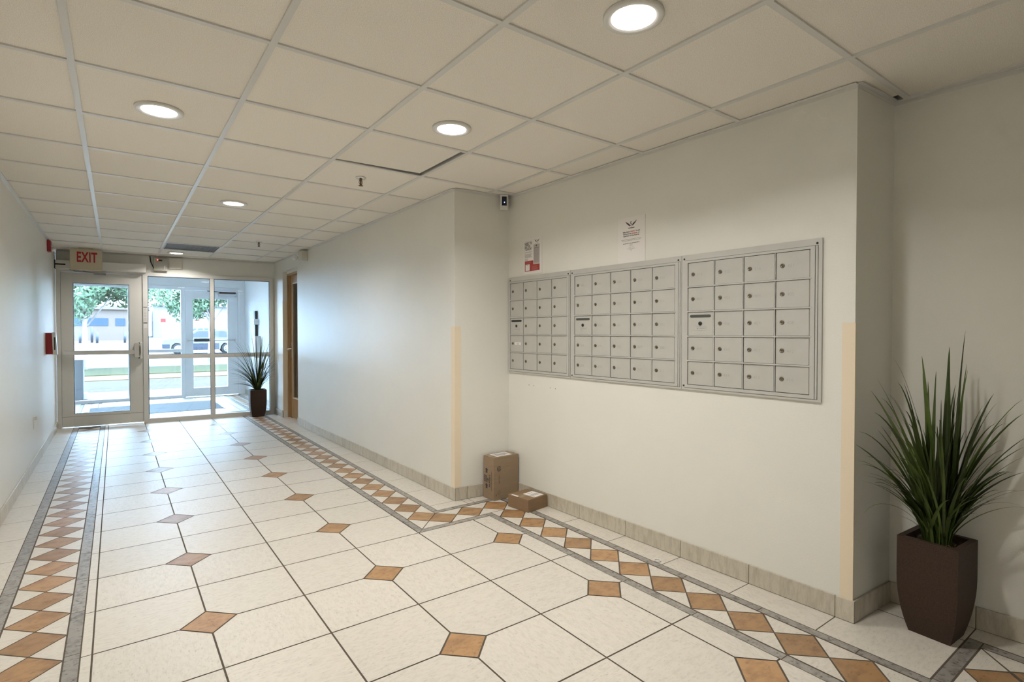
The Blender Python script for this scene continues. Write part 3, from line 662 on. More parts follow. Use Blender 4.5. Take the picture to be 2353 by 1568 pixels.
# ------------------------------------------------------------------ cartons
def carton(name, label, cx, cy, rz, w_, d_, h_, cm, marks):
    t = thing(name, label, 'cardboard box', loc=(cx, cy, 0.0012), rz=rz)
    mb = MB(); mb.box((-w_ / 2, -d_ / 2, 0), (w_ / 2, d_ / 2, h_ - 0.002), 0, bev=0.002); mb.build('carton_body', cm, t)
    fl_ = MB()
    fl_.box((-w_ / 2 + .001, -d_ / 2 + .001, h_ - .002), (w_ / 2 - .001, -0.001, h_ + .0015)); fl_.box((-w_ / 2 + .001, 0.001, h_ - .002), (w_ / 2 - .001, d_ / 2 - .001, h_ + .0015)); fl_.build('top_flaps', cm, t)
    tp = MB(); tp.box((-w_ / 2 - .0004, -0.024, h_ + .0015), (w_ / 2 + .0004, 0.024, h_ + .0021)); tp.build('tape', TAPE, t)
    marks(t, w_, d_, h_); return t
def marks_big(t, w_, d_, h_):
    m = MB(); x = -w_ / 2 - 0.0008
    # left face, seen from -x: screen right is -y ; lettering turned a quarter
    def lf(u, v): return (x, d_ / 2 - u, v)
    def rot(u0, v0): return lambda a, b: lf(u0 + b * -1.0 + 0.0, v0 + a) if False else lf(u0 - b, v0 + a)
    for k, l in enumerate(('THIS', 'SIDE', 'UP')): add_text(m, l, 0.025, rot(0.028 + 0.0205 * k, 0.126), sx=1.05, bold=0.0008)
    add_text(m, 'FRAGILE', 0.023, rot(0.090, 0.094), sx=1.1, bold=0.0008)
    for v0 in (0.078, 0.196):
        m.poly([lf(*p) for p in ((0.032, v0), (0.054, v0), (0.054, v0 + .024), (0.062, v0 + .024), (0.043, v0 + .040), (0.024, v0 + .024), (0.032, v0 + .024))])
    for k in range(24): m.poly([lf(0.104, 0.070 + k * .0062), lf(0.109, 0.070 + k * .0062), lf(0.109, 0.0745 + k * .0062), lf(0.104, 0.0745 + k * .0062)])
    y = -d_ / 2 - 0.0008
    def ff(u, v): return (-w_ / 2 + u, y, v)
    c = (0.050, 0.236)
    for r0, r1, a0, a1 in ((0.0150, 0.0195, 0.5, 6.0), (0.0075, 0.0105, 2.3, 7.6)):
        n = 20
        for k in range(n):
            p, q = a0 + (a1 - a0) * k / n, a0 + (a1 - a0) * (k + 1) / n
            m.poly([ff(c[0] + r0 * math.cos(p), c[1] + r0 * math.sin(p)), ff(c[0] + r1 * math.cos(p), c[1] + r1 * math.sin(p)), ff(c[0] + r1 * math.cos(q), c[1] + r1 * math.sin(q)), ff(c[0] + r0 * math.cos(q), c[1] + r0 * math.sin(q))])
    m.poly([ff(c[0] + 0.004 * math.cos(a), c[1] + 0.004 * math.sin(a)) for a in [k * math.pi / 4 for k in range(8)]])
    add_text(m, 'TEXTILES', 0.012, lambda a, b: ff(0.056 - b, 0.120 + a), sp=1.35, bold=0.0003)
    for k in range(3):
        r1 = 0.017 - 0.005 * k
        for j in range(14):
            if (j + k) % 4 == 0: continue
            p, q = j * .45, j * .45 + .36
            m.poly([ff(0.050 + (r1 - .0018) * math.cos(p), 0.054 + (r1 - .0018) * math.sin(p)), ff(0.050 + r1 * math.cos(p), 0.054 + r1 * math.sin(p)), ff(0.050 + r1 * math.cos(q), 0.054 + r1 * math.sin(q)), ff(0.050 + (r1 - .0018) * math.cos(q), 0.054 + (r1 - .0018) * math.sin(q))], 1)
    m.poly([ff(0.020, 0.035), ff(0.028, 0.035), ff(0.026, 0.046), ff(0.020, 0.044)], 1)
    m.build('printed_marks', [INK, mat('faded_print', (0.16, 0.10, 0.06), 0.8)], t)
    s = MB(); z = h_ + 0.0026; s.box((-w_ / 2 + .045, -0.048, z - .0004), (w_ / 2 - .045, 0.050, z)); 
    for k in range(9): s.box((-w_ / 2 + .055 + k * .014, -0.03, z), (-w_ / 2 + .062 + k * .014 + .003 * (k % 2), 0.03, z + .0003), 1)
    s.build('shipping_label', [PAPER, INKG], t)
carton('cardboard_box', 'tall tan carton with black up arrows, standing in the corner behind the small carton', 2.388, 3.392, R(2), 0.236, 0.134, 0.322, CARD, marks_big)
def marks_small(t, w_, d_, h_):
    s = MB(); z = h_ + 0.0026; s.box((-0.02, -0.085, z - .0004), (0.080, 0.030, z))
    for k in range(7): s.box((-0.012 + k * .012, -0.06, z), (-0.006 + k * .012, -0.02, z + .0003), 1)
    s.box((0.0, 0.0, z), (0.05, 0.006, z + .0003), 1); s.box((-0.012, -0.076, z), (-0.002, -0.066, z + .0003), 1)
    s.build('shipping_label', [PAPER, INKG], t)
    s = MB(); s.box((-w_ / 2 + .004, 0.01, z - .0004), (-w_ / 2 + .022, 0.075, z)); s.build('packing_slip', PAPER, t)
carton('cardboard_box', 'small low brown carton with a white label, lying in front of the tall carton', 2.403, 3.076, R(8), 0.200, 0.204, 0.087, CARD2, marks_small)
mb = MB(); n = 20
mb.tube([(0.011 * math.cos(2 * math.pi * k / n), 0.011 * math.sin(2 * math.pi * k / n), 0.0022) for k in range(n + 1)], 0.0020, 6)
o = mb.build('plastic_ring', WHITE); o.location = (2.408, 1.913, 0.0009); o.scale = (1.5, 1.5, 1.5)
tag(o, 'tiny white plastic ring lying on the border tiles under the mailboxes', 'ring')

# ------------------------------------------------------------------ plants
def blade(mb, p0, p3, bend, wd, tint, droop=0.0, n=13, twist=0.0):
    p0, p3 = Vector(p0), Vector(p3); up = Vector((0, 0, 1)); L = (p3 - p0).length
    h = (p3 - p0); hor = Vector((h.x, h.y, 0))
    p1 = p0 + up * L * 0.35 + hor * 0.12 * (1 - bend); p2 = p0 + h * 0.70 + up * L * (0.10 + 0.16 * bend + droop)
    side = hor.cross(up)
    if side.length < 1e-3: side = Vector((1, 0, 0))
    side.normalize(); A = []; B = []; C_ = []
    for k in range(n):
        t = k / (n - 1); q = p0 * (1 - t) ** 3 + p1 * 3 * t * (1 - t) ** 2 + p2 * 3 * t * t * (1 - t) + p3 * t ** 3
        d = (-p0 * 3 * (1 - t) ** 2 + p1 * 3 * ((1 - t) ** 2 - 2 * t * (1 - t)) + p2 * 3 * (2 * t * (1 - t) - t * t) + p3 * 3 * t * t).normalized()
        ww = wd * (0.55 + 0.45 * math.sin(math.pi * min(1, t * 1.35))) * (1 - t ** 3.0) * 0.5 + 0.0004
        a = twist * t; sd = (side * math.cos(a) + d.cross(side) * math.sin(a)); nrm = d.cross(sd).normalized()
        A.append(q + sd * ww + nrm * ww * 0.35); B.append(q - sd * ww + nrm * ww * 0.35); C_.append(q)
    vs = A + C_ + B; fs = []
    for k in range(n - 1): fs += [(k, k + 1, n + k + 1, n + k), (n + k, n + k + 1, 2 * n + k + 1, 2 * n + k)]
    mb.faces(vs, fs, 0, tint, True)
POTH = 0.405
def pot_plant(loc, rz, label, wt, wb, leaves):
    t = thing('potted_grass_plant', label, 'potted plant', loc=loc, rz=rz)
    m = MB(); prof = []
    N_ = 12
    for k in range(N_ + 1):
        z = POTH * k / N_; s = k / N_; half = wb / 2 + (wt / 2 - wb / 2) * (1 - (1 - min(1, s / 0.62)) ** 2.1) ; prof.append((half, z))
    vs = []
    for hf, z in prof: vs += [(-hf, -hf, z), (hf, -hf, z), (hf, hf, z), (-hf, hf, z)]
    i_ = prof[-1][0] - 0.022
    for z in (POTH, POTH - 0.06): vs += [(-i_, -i_, z), (i_, -i_, z), (i_, i_, z), (-i_, i_, z)]
    fs = [(3, 2, 1, 0)]
    for k in range(N_ + 2):
        for j in range(4): fs.append((4 * k + j, 4 * k + (j + 1) % 4, 4 * k + 4 + (j + 1) % 4, 4 * k + 4 + j))
    m.faces(vs, fs); m.build('pot', POT, t)
    s = MB(); r4 = random.Random(5); n = 9; g_ = [[(-i_ + 2 * i_ * a / n, -i_ + 2 * i_ * b / n, POTH - 0.035 + 0.016 * r4.random()) for b in range(n + 1)] for a in range(n + 1)]
    for a in range(n):
        for b in range(n): s.poly([g_[a][b], g_[a + 1][b], g_[a + 1][b + 1], g_[a][b + 1]], 0, 0.5, False)
    for k in range(60):
        x, y = r4.uniform(-.07, .07), r4.uniform(-.07, .07); a = r4.uniform(0, 6.28); l = .02
        s.tube([(x, y, POTH - .024), (x + l * .5 * math.cos(a), y + l * .5 * math.sin(a), POTH - .012), (x + l * math.cos(a), y + l * math.sin(a), POTH - .022)], 0.0008, 4, 1)
    s.build('moss', [SOIL, mat('dry_moss', (0.16, 0.12, 0.05), 0.9)], t)
    f_ = MB(); leaves(f_); f_.build('foliage', LEAF, t)
    return t
TIPS = [(2.773, 0.671, 1.275), (2.827, 0.736, 1.206), (2.674, 0.787, 1.171), (2.653, 0.884, 1.158), (2.606, 0.924, 1.072), (2.408, 0.875, 1.038), (2.402, 0.859, 0.954), (2.563, 0.948, 0.744), (2.43, 0.922, 0.865), (2.41, 0.927, 0.814), (2.862, 0.683, 1.11), (2.893, 0.694, 1.135), (2.8, 0.73, 1.125), (2.895, 0.606, 1.017), (2.90, 0.521, 1.001), (2.90, 0.517, 0.946), (2.90, 0.516, 0.812), (2.90, 0.508, 0.715), (2.89, 0.597, 0.976), (2.90, 0.603, 0.893), (2.90, 0.506, 0.854), (2.90, 0.568, 0.706), (2.888, 0.589, 0.722), (2.483, 0.808, 1.071), (2.777, 0.881, 1.046), (2.711, 0.795, 1.097), (2.681, 0.9, 0.999), (2.667, 0.94, 0.844), (2.671, 0.903, 0.863), (2.54, 0.950, 0.638), (2.464, 0.930, 0.724), (2.861, 0.79, 1.1), (2.719, 0.778, 1.064), (2.884, 0.778, 0.858), (2.883, 0.711, 0.906), (2.757, 0.625, 0.87), (2.76, 0.634, 0.769), (2.717, 0.695, 0.809), (2.888, 0.623, 0.786), (2.891, 0.587, 0.829), (2.90, 0.516, 0.773), (2.677, 0.754, 0.81), (2.89, 0.64, 0.964), (2.563, 0.87, 0.929), (2.601, 0.829, 0.918), (2.508, 0.955, 0.73), (2.894, 0.552, 0.95), (2.89, 0.73, 1.044)]
PC = Vector((2.778, 0.757, 0)); PRZ = -0.053
def leaves_near(f_):
    r5 = random.Random(11); Mi = Matrix.Rotation(-PRZ, 4, 'Z')
    def put(tip, wd, bend, droop=0.0, tint=None):
        tp = Mi @ (Vector(tip) - PC); a = math.atan2(tp.y, tp.x) + r5.uniform(-1.3, 1.3); r_ = r5.uniform(.005, .042)
        blade(f_, (r_ * math.cos(a), r_ * math.sin(a), POTH - 0.03), tp, bend, wd, r5.random() if tint is None else tint, droop, twist=r5.uniform(-.7, .7))
    for k, tp in enumerate(TIPS):
        big = k in (0, 1, 2, 4, 11, 13, 15, 17, 10, 5)
        put(tp, 0.032 if big else r5.uniform(.013, .024), r5.uniform(.2, 1.0))
    put((2.555, 0.950, 0.500), 0.006, 1.0, 0.25); put((2.90, 0.504, 0.567), 0.006, 1.0, 0.12)
    for k in range(95):     # inner bundle of shorter blades
        b = TIPS[r5.randrange(len(TIPS))]; s_ = r5.uniform(.45, .95)
        tp = (PC.x + (b[0] - PC.x) * s_ * 1.0 + r5.uniform(-.04, .02), PC.y + (b[1] - PC.y) * s_ + r5.uniform(-.05, .03), POTH + (b[2] - POTH) * s_ * r5.uniform(.75, 1.05))
        put((min(tp[0], 2.90), min(tp[1], .95), tp[2]), r5.uniform(.008, .026), r5.uniform(0, 1.1), r5.choice((0, 0, .06, .12)))
    for k in range(40):
        a = r5.uniform(2.4, 5.6); rr = r5.uniform(.08, .30)
        put((min(PC.x + rr * math.cos(a), 2.88), PC.y + rr * math.sin(a), r5.uniform(.55, .95)), r5.uniform(.006, .014), r5.uniform(.3, 1.0), r5.uniform(0, .1))
pot_plant((PC.x, PC.y, 0.001), PRZ, 'artificial grass plant in brown square pot, large and near at right', 0.212, 0.145, leaves_near)
def leaves_far(f_):
    r5 = random.Random(23)
    for k in range(130):
        el = r5.uniform(0.12, 1.52) if k % 3 else r5.uniform(0.5, 1.5)      # elevation of the blade's chord
        a = r5.uniform(0, 2 * math.pi); ln = r5.uniform(.45, .86) * (0.62 + 0.38 * math.sin(el))
        x = ln * math.cos(el) * math.cos(a) * 1.0; y = ln * math.cos(el) * math.sin(a) * 0.4
        if abs(math.cos(a)) < .35: x *= 1.5
        x = max(-0.38, min(0.245, x)); y = max(-.28, min(.055, y)); z = POTH + ln * math.sin(el)
        a2 = math.atan2(y, x) + r5.uniform(-.8, .8); r_ = r5.uniform(.004, .035)
        blade(f_, (r_ * math.cos(a2), r_ * math.sin(a2), POTH - .03), (x, y, max(z, .50)), r5.uniform(.1, .9), r5.uniform(.010, .024), r5.random(), droop=r5.choice((0, 0, .08)), twist=r5.uniform(-.6, .6))
    for x, z in ((-.09, 1.26), (-.01, 1.24), (-.37, .86), (-.30, .80), (-.38, .62), (.245, .93), (.25, .80), (.25, .62), (-.25, 1.10), (.12, 1.12), (-.36, .58), (.24, .55)):
        blade(f_, (0, 0, POTH - .03), (x, r5.uniform(-.1, .04), z), r5.uniform(.3, .9), .02, r5.random(), twist=.3)
pot_plant((1.715, 8.80, 0.001), R(-4), 'artificial grass plant in brown square pot, standing at the glass entrance', 0.222, 0.160, leaves_far)

# ------------------------------------------------------------------ entrance wall (inner glazing)
def bars(mb, lst, y0=-0.02, y1=0.07, mi=0):
    for a, b, c, d in lst: mb.box((a, y0, c), (b, y1, d), mi, bev=0.0025)
mb = MB(); bars(mb, [(0.0, 0.044, 0, 2.103), (0.934, 0.991, 0, 2.103), (1.753, 1.803, 0.058, 2.052), (2.553, 2.603, 0.0, 2.103)])
bars(mb, [(0.044, 0.934, 2.062, 2.103), (0.991, 2.553, 2.052, 2.103), (0.991, 2.553, 0.0, 0.058), (0.991, 1.753, 0.893, 0.949), (1.803, 2.553, 0.893, 0.949)])
mb.box((2.603, 0.0, 0), (LF, 0.07, 2.105))
wf = struct(mb.build('window_1', ALU, matrix=MF), 'aluminium and glass entrance screen between the lobby and vestibule')
for a, b, c, d in ((0.989, 1.755, 0.057, 0.894), (0.989, 1.755, 0.948, 2.054), (1.801, 2.555, 0.057, 0.894), (1.801, 2.555, 0.948, 2.054)):
    g = MB(); g.box((a, 0.022, c), (b, 0.028, d)); g.build('pane', GLASS, wf)
g = MB()
for a, b, c, d in ((0.991, 1.753, 0.058, 2.052), (1.803, 2.553, 0.058, 2.052)):
    for (p, q, r_, s_) in ((a, a + .006, c, .893), (b - .006, b, c, .893), (a, a + .006, .949, d), (b - .006, b, .949, d), (a, b, d - .006, d), (a, b, .949, .954)): g.box((p, 0.012, r_), (q, 0.034, s_))
g.build('gasket', mat('gasket_dark', (0.05, 0.06, 0.08), 0.5), wf)
# notices stuck on the mullion
t = thing('decal_strip', 'narrow white notice strip stuck on the mullion beside the lobby door', 'notice', matrix=MF @ Matrix.Translation((0.938, -0.0222, 1.32)))
mb = MB(); mb.box((0.002, 0, 0.095), (0.046, 0.0014, 0.30)); mb.box((0.002, 0, 0.0), (0.046, 0.0014, 0.085)); mb.build('sheet', PAPER, t)
mb = MB(); mb.box((0.002, -0.0006, 0.29), (0.046, 0.0, 0.30), 0); mb.box((0.002, -0.0006, 0.070), (0.046, 0.0, 0.082), 0); lines(mb, 0.008, 0.040, 0.275, 11, 0.016, 0.004, -0.0006, 1); mb.build('print', [INK, INKG], t)

# the lobby door leaf
d = thing('glass_door', 'aluminium framed glass exit door, with a push bar, under the EXIT sign', 'door', matrix=MF @ Matrix.Translation((0.048, -0.005, 0)))
mb = MB(); DW = 0.883
mb.box((0, 0, 0.018), (0.124, 0.045, 2.058), bev=.002); mb.box((0.731, 0, 0.018), (DW, 0.045, 2.058), bev=.002); mb.box((0.124, 0, 0.018), (0.731, 0.045, 0.184), bev=.002); mb.box((0.124, 0, 1.920), (0.731, 0.045, 2.058), bev=.002)
mb.box((0.0, -0.0015, 0.148), (DW, 0.0, 0.151), 1)
mb.build('leaf_frame', [ALU, mat('seam_dark', (0.2, 0.19, 0.17), 0.6)], d)
g = MB(); g.box((0.122, 0.019, 0.182), (0.733, 0.025, 1.922)); g.build('pane', GLASS, d)
g = MB(); g.box((0.124, 0.01, 0.184), (0.129, 0.035, 1.920)); g.box((0.726, 0.01, 0.184), (0.731, 0.035, 1.920)); g.box((0.124, 0.01, 1.915), (0.731, 0.035, 1.920)); g.box((0.124, 0.01, 0.184), (0.731, 0.035, 0.189)); g.build('gasket', MATS['gasket_dark'], d)
g = MB(); g.box((0.016, -0.062, 0.968), (0.80, -0.028, 1.022), bev=.006); g.box((0.30, -0.068, 0.975), (0.78, -0.060, 1.015), bev=.002); g.box((0.02, -0.028, 0.975), (0.05, 0.0, 1.015)); g.build('push_bar', STEEL, d)
g = MB(); g.box((0.785, -0.072, 0.915), (0.850, 0.0, 1.118), bev=.018); g.tube([(0.842, -0.05, 1.125), (0.852, -0.06, 1.06), (0.852, -0.062, 0.98), (0.838, -0.05, 0.905)], 0.006, 8, 1); g.build('bar_latch', [STEEL, DARKM], d)
g = MB(); g.box((0.850, -0.035, 0.90), (0.880, 0.0, 1.13), bev=.004); g.build('strike_cover', ALU, d)
g = MB(); g.box((0.006, 0.0, 0.001), (0.877, 0.05, 0.005)); struct(g.build('threshold', STEEL, matrix=MF @ Matrix.Translation((0.048, -0.005, 0)))); bpy.data.objects['threshold'].name = 'trim_12'

# automatic opener above the door
d = thing('door_operator', 'long aluminium door opener box above the exit door', 'door opener', matrix=MF @ Matrix.Translation((0.004, -0.021, 2.088)))
g = MB(); g.box((0.012, -0.105, 0), (0.976, 0, 0.112), bev=.003); g.build('housing', ALU, d)
g = MB(); g.box((0.0, -0.108, 0), (0.012, 0, 0.114)); g.box((0.012, -0.1065, 0.048), (0.115, -0.105, 0.066)); g.build('end_cap', BLACK, d)
g = MB(); g.tube([(0.18, -0.05, -0.002), (0.20, -0.06, -0.022), (0.33, -0.09, -0.030), (0.48, -0.07, -0.040)], 0.006, 8); g.tube([(0.29, -0.085, -0.016), (0.42, -0.06, -0.038), (0.52, -0.03, -0.046)], 0.007, 8)
g.box((0.40, -0.08, -0.055), (0.53, -0.02, -0.036), bev=.004); g.box((0.15, -0.09, -0.012), (0.24, -0.03, 0.0), bev=.003); g.build('swing_arm', mat('arm_grey', (0.30, 0.30, 0.30), 0.35, metal=0.4), d)

# exit sign
d = thing('exit_sign', 'beige EXIT sign with red letters hanging from the ceiling above the glass door', 'exit sign', loc=(-0.452, 8.72, 2.055))
g = MB(); g.box((0, 0, 0), (0.322, 0.055, 0.268), bev=.007); g.build('casing', SIGN, d)
g = MB(); add_text(g, 'EXIT', 0.176, lambda x, z: (0.064 + x, -0.0012, 0.104 + z), sx=0.54, sp=1.08, bold=0.005); g.build('letters', REDL, d)
g = MB(); g.box((0.085, 0.004, 0.268), (0.235, 0.051, CZ - 2.055 - .0005), bev=.003); g.build('canopy', SIGN, d)

# control box with red light
d = thing('control_box', 'grey steel control box with a red indicator and key, above the glass screen', 'control box', matrix=MF @ Matrix.Translation((1.068, -0.001, 2.128)))
g = MB(); g.box((0, -0.055, 0), (0.158, 0, 0.185), bev=.003); g.build('casing', mat('box_beige_grey', (0.42, 0.40, 0.34), 0.45), d)
g = MB(); g.box((0.035, -0.0575, 0.135), (0.100, -0.055, 0.156)); g.build('display', BLACK, d)
g = MB(); g.lathe([(0.010, -0.055), (0.009, -0.061), (0, -0.063)], (0.045, 0, 0.150), 'y', 14); g.build('indicator', mat('red_led', (0.8, 0.03, 0.03), 0.4, emit=((1, 0.12, 0.08), 3.0)), d)
g = MB(); g.lathe([(0.009, -0.055), (0.009, -0.064), (0, -0.065)], (0.125, 0, 0.068), 'y', 12); g.box((0.122, -0.070, 0.022), (0.130, -0.063, 0.068)); g.build('key', STEEL, d)
g = MB(); g.tube([(-0.045, -0.01, 0.205), (-0.035, -0.02, 0.12), (-0.012, -0.02, 0.06), (0.0, -0.02, 0.03)], 0.006, 8); g.build('cable', BLACK, d)
g = MB(); g.box((1.246, -0.030, 2.165), (1.405, -0.001, 2.325), bev=.003)
tag(g.build('junction_box', mat('painted_box', (0.60, 0.57, 0.49), 0.5), matrix=MF), 'plain painted cover box beside the control box with the red light', 'junction box')

# ------------------------------------------------------------------ recessed wooden door on the hall's right wall
d = thing('wooden_door', 'oak door with a narrow window, in the recess right of the far plant', 'door', matrix=MH @ Matrix.Translation((REC0, 0, 0)))
DWW = REC1 - REC0
# frame (jambs and head)
g = MB(); g.box((0.0, 0.060, 0), (0.030, 0.165, 2.13), bev=.002); g.box((0.030, 0.085, 0), (0.045, 0.145, 2.11)); g.box((DWW - 0.030, 0.060, 0), (DWW, 0.165, 2.13), bev=.002); g.box((0.030, 0.060, 2.10), (DWW - 0.030, 0.165, 2.13), bev=.002)
g.build('door_frame', WOOD, d)
g = MB(); g.box((0.046, 0.105, 0.008), (0.160, 0.145, 2.098)); g.box((DWW - 0.16, 0.105, 0.008), (DWW - 0.032, 0.145, 2.098)); g.box((0.160, 0.105, 0.008), (DWW - 0.16, 0.145, 0.30)); g.box((0.160, 0.105, 1.98), (DWW - 0.16, 0.145, 2.098)); g.build('door_leaf', WOOD, d)
g = MB(); g.box((0.161, 0.122, 0.30), (DWW - 0.161, 0.128, 1.98)); g.build('pane', GLASS, d)
g = MB(); g.box((0.140, 0.100, 0.29), (0.160, 0.150, 1.99)); g.box((0.160, 0.100, 1.975), (DWW - .16, 0.150, 1.99)); g.box((0.160, 0.100, 0.29), (DWW - .16, 0.150, 0.305)); g.build('glazing_bead', mat('pale_bead', (0.62, 0.56, 0.46), 0.4), d)
g = MB(); g.box((0.075, 0.096, 0.88), (0.115, 0.105, 1.12), bev=.004); g.build('lock_plate', STEEL, d)
g = MB(); g.tube([(0.095, 0.10, 1.02), (0.095, 0.045, 1.02), (0.105, 0.040, 1.015), (0.17, 0.042, 1.01)], 0.0085, 8); g.build('lever_handle', STEEL, d)
# recess lining (walls behind)
g = MB(); g.box((REC0 - 0.10, 0.10, 0), (REC0 - 0.0005, 0.9, WT)); g.box((REC1 + 0.0005, 0.10, 0), (REC1 + 0.10, 0.9, WT)); g.box((REC0, 0.10, 2.131), (REC1, 0.9, WT)); g.box((REC0 - .1, 0.9, 0), (REC1 + .1, 1.0, WT)); g.box((REC0, 0.06, 2.131), (REC1, 0.10, 2.165))
struct(g.build('wall_recess', WALL, matrix=MH))
g = MB(); g.box((REC0, 0.10, -0.02), (REC1, 0.9, 0.001)); struct(g.build('floor_closet', CREAM, matrix=MH))

# emergency light
d = thing('emergency_light', 'twin headed white emergency light high on the wall past the wooden door', 'emergency light', matrix=MH @ Matrix.Translation((1.535, 0, 2.19)))
g = MB(); g.box((0.03, -0.075, 0), (0.22, 0, 0.130), bev=.006); g.build('battery_case', mat('warm_white_plastic', (0.66, 0.63, 0.55), 0.4), d)
for px_, py_ in ((0.012, -0.100), (0.012, -0.030)):
    g = MB(); g.lathe([(0.030, -0.028), (0.034, -0.02), (0.030, 0.02), (0.018, 0.030)], (px_ - 0.01, py_, 0.060), 'x', 16); g.build('lamp_head', WHITE, d)

# ------------------------------------------------------------------ left wall devices
d = thing('fire_strobe', 'red fire alarm strobe high on the left wall beside the EXIT sign', 'fire alarm', matrix=ML @ Matrix.Translation((8.2 + 3.2, 0, 2.195)))
g = MB(); g.box((-0.055, -0.035, 0), (0.055, 0, 0.130), bev=.006); g.build('casing', REDM, d)
g = MB(); g.lathe([(0.024, -0.035), (0.024, -0.060), (0.014, -0.078), (0.0, -0.080)], (0, 0, 0.034), 'y', 16); g.build('strobe_lens', WHITE, d)
g = MB(); g.tube([(0, -0.01, 0.13), (-0.01, -0.012, CZ - 2.195)], .004, 6); g.build('cable', DARKM, d)
d = thing('wall_control_box', 'red wall box with a white slotted front, on the left wall by the glass door', 'wall box', matrix=ML @ Matrix.Translation((7.85 + 3.2, 0, 1.022)))
g = MB(); g.faces([(0, 0, 0), (0, -0.062, 0.0), (0, -0.054, 0.240), (0, 0, 0.240), (0.12, 0, 0), (0.12, -0.062, 0.0), (0.12, -0.054, 0.240), (0.12, 0, 0.240)], [(0, 1, 2, 3), (7, 6, 5, 4), (1, 5, 6, 2), (0, 4, 5, 1), (3, 2, 6, 7), (0, 3, 7, 4)]); g.build('casing', REDM, d)
g = MB(); g.faces([(-0.004, -0.0625, -0.004), (0.004, -0.098, -0.004), (0.004, -0.086, 0.244), (-0.004, -0.0545, 0.244), (0.125, -0.0625, -0.004), (0.118, -0.098, -0.004), (0.118, -0.086, 0.244), (0.125, -0.0545, 0.244)], [(0, 1, 2, 3), (7, 6, 5, 4), (1, 5, 6, 2), (0, 4, 5, 1), (3, 2, 6, 7), (0, 3, 7, 4)]); g.build('front_plate', WHITE, d)
g = MB(); g.box((-0.003, -0.083, 0.05), (0.02, -0.073, 0.19)); g.build('slot_window', DARKM, d)
d = thing('wall_outlet', 'white outlet plate with a plug low on the left wall', 'outlet', matrix=ML @ Matrix.Translation((6.70 + 3.2, 0, 0.365)))
g = MB(); g.box((-0.035, -0.006, 0), (0.035, 0, 0.115), bev=.002); g.build('plate', WHITE, d)
g = MB(); g.box((-0.015, -0.024, 0.080), (0.015, -0.006, 0.112), bev=.003); g.build('plug', WHITE, d)

# ------------------------------------------------------------------ vestibule
OY = 12.2
mb = MB(); mb.box((-0.80, 9.20, -0.002), (2.30, OY + 0.06, -0.0005)); 
vt = MB(); vt.poly([(-0.80, 9.0, -0.001), (2.30, 9.0, -0.001), (2.30, OY + .05, -0.001), (-0.80, OY + .05, -0.001)], 4)
for i in range(8):
    for j in range(9):
        x0, y0 = -0.80 + i * TS, 9.0 + j * TS; q = inset(rect(x0, min(x0 + TS, 2.3), y0, min(y0 + TS, OY + .05)), G)
        if j > 0: vt.poly([(a, b, 0.0) for a, b in q], rnd.choice((0, 1)), rnd.random())
for xa in (-0.50, 1.72):
    vt.poly([(xa, 9.30, .0004), (xa + .30, 9.30, .0004), (xa + .30, 12.1, .0004), (xa, 12.1, .0004)], 4)
    for k in range(12):
        y = 9.45 + k * .218
        for pts, mi in (([(xa + .05, y), (xa + .15, y - .105), (xa + .25, y), (xa + .15, y + .105)], 2),):
            vt.poly([(a, b, .0008) for a, b in inset(pts, .003)], mi, rnd.random())
        vt.poly([(a, b, .0008) for a, b in inset([(xa + .05, y), (xa + .15, y + .109), (xa + .05, y + .218)], .003)], 0, .5); vt.poly([(a, b, .0008) for a, b in inset([(xa + .25, y), (xa + .25, y + .218), (xa + .15, y + .109)], .003)], 0, .5)
        vt.poly([(a, b, .0008) for a, b in inset(rect(xa, xa + .046, y - .109, y + .109), .002)], 3, rnd.random()); vt.poly([(a, b, .0008) for a, b in inset(rect(xa + .254, xa + .30, y - .109, y + .109), .002)], 3, rnd.random())
struct(vt.build('floor_vestibule', [CREAM, CREAM2, TAN, GREY, GROUT]))
MV, LV = frame((2.149, 12.18), (2.09, 9.05))
wall('wall_vestibule_right', MV, LV, 0, 2.60, mats=VWALL)
baseboard('baseboard_vestibule', MV, LV, 0.0, LV - .1, 0.2)
wall('wall_vestibule_left', frame((-0.78, 9.26), (-0.78, 12.26))[0], 3.0, 0, 2.60, mats=VWALL)
g = MB(); g.box((-0.95, 9.27, 2.60), (2.35, 12.16, 2.66)); struct(g.build('ceiling_vestibule', VWALL))
g = MB(); g.box((-0.95, OY, 2.155), (2.35, OY + .12, 2.86)); struct(g.build('wall_facade', VWALL))
g = MB(); g.box((-1.2, -3.8, 2.87), (4.1, 12.7, 2.97)); g.box((-1.2, 9.27, 2.67), (4.1, 12.7, 2.87)); struct(g.build('roof', PLEN))
g = MB(); g.box((2.17, OY - .01, -0.1), (6.5, OY + .12, 3.0)); g.box((-6.5, OY - .01, -0.1), (-0.91, OY + .12, 3.0)); struct(g.build('wall_facade_sides', mat('outside_brick', (0.4, 0.3, 0.25), 0.8, noise=(20, .15))))
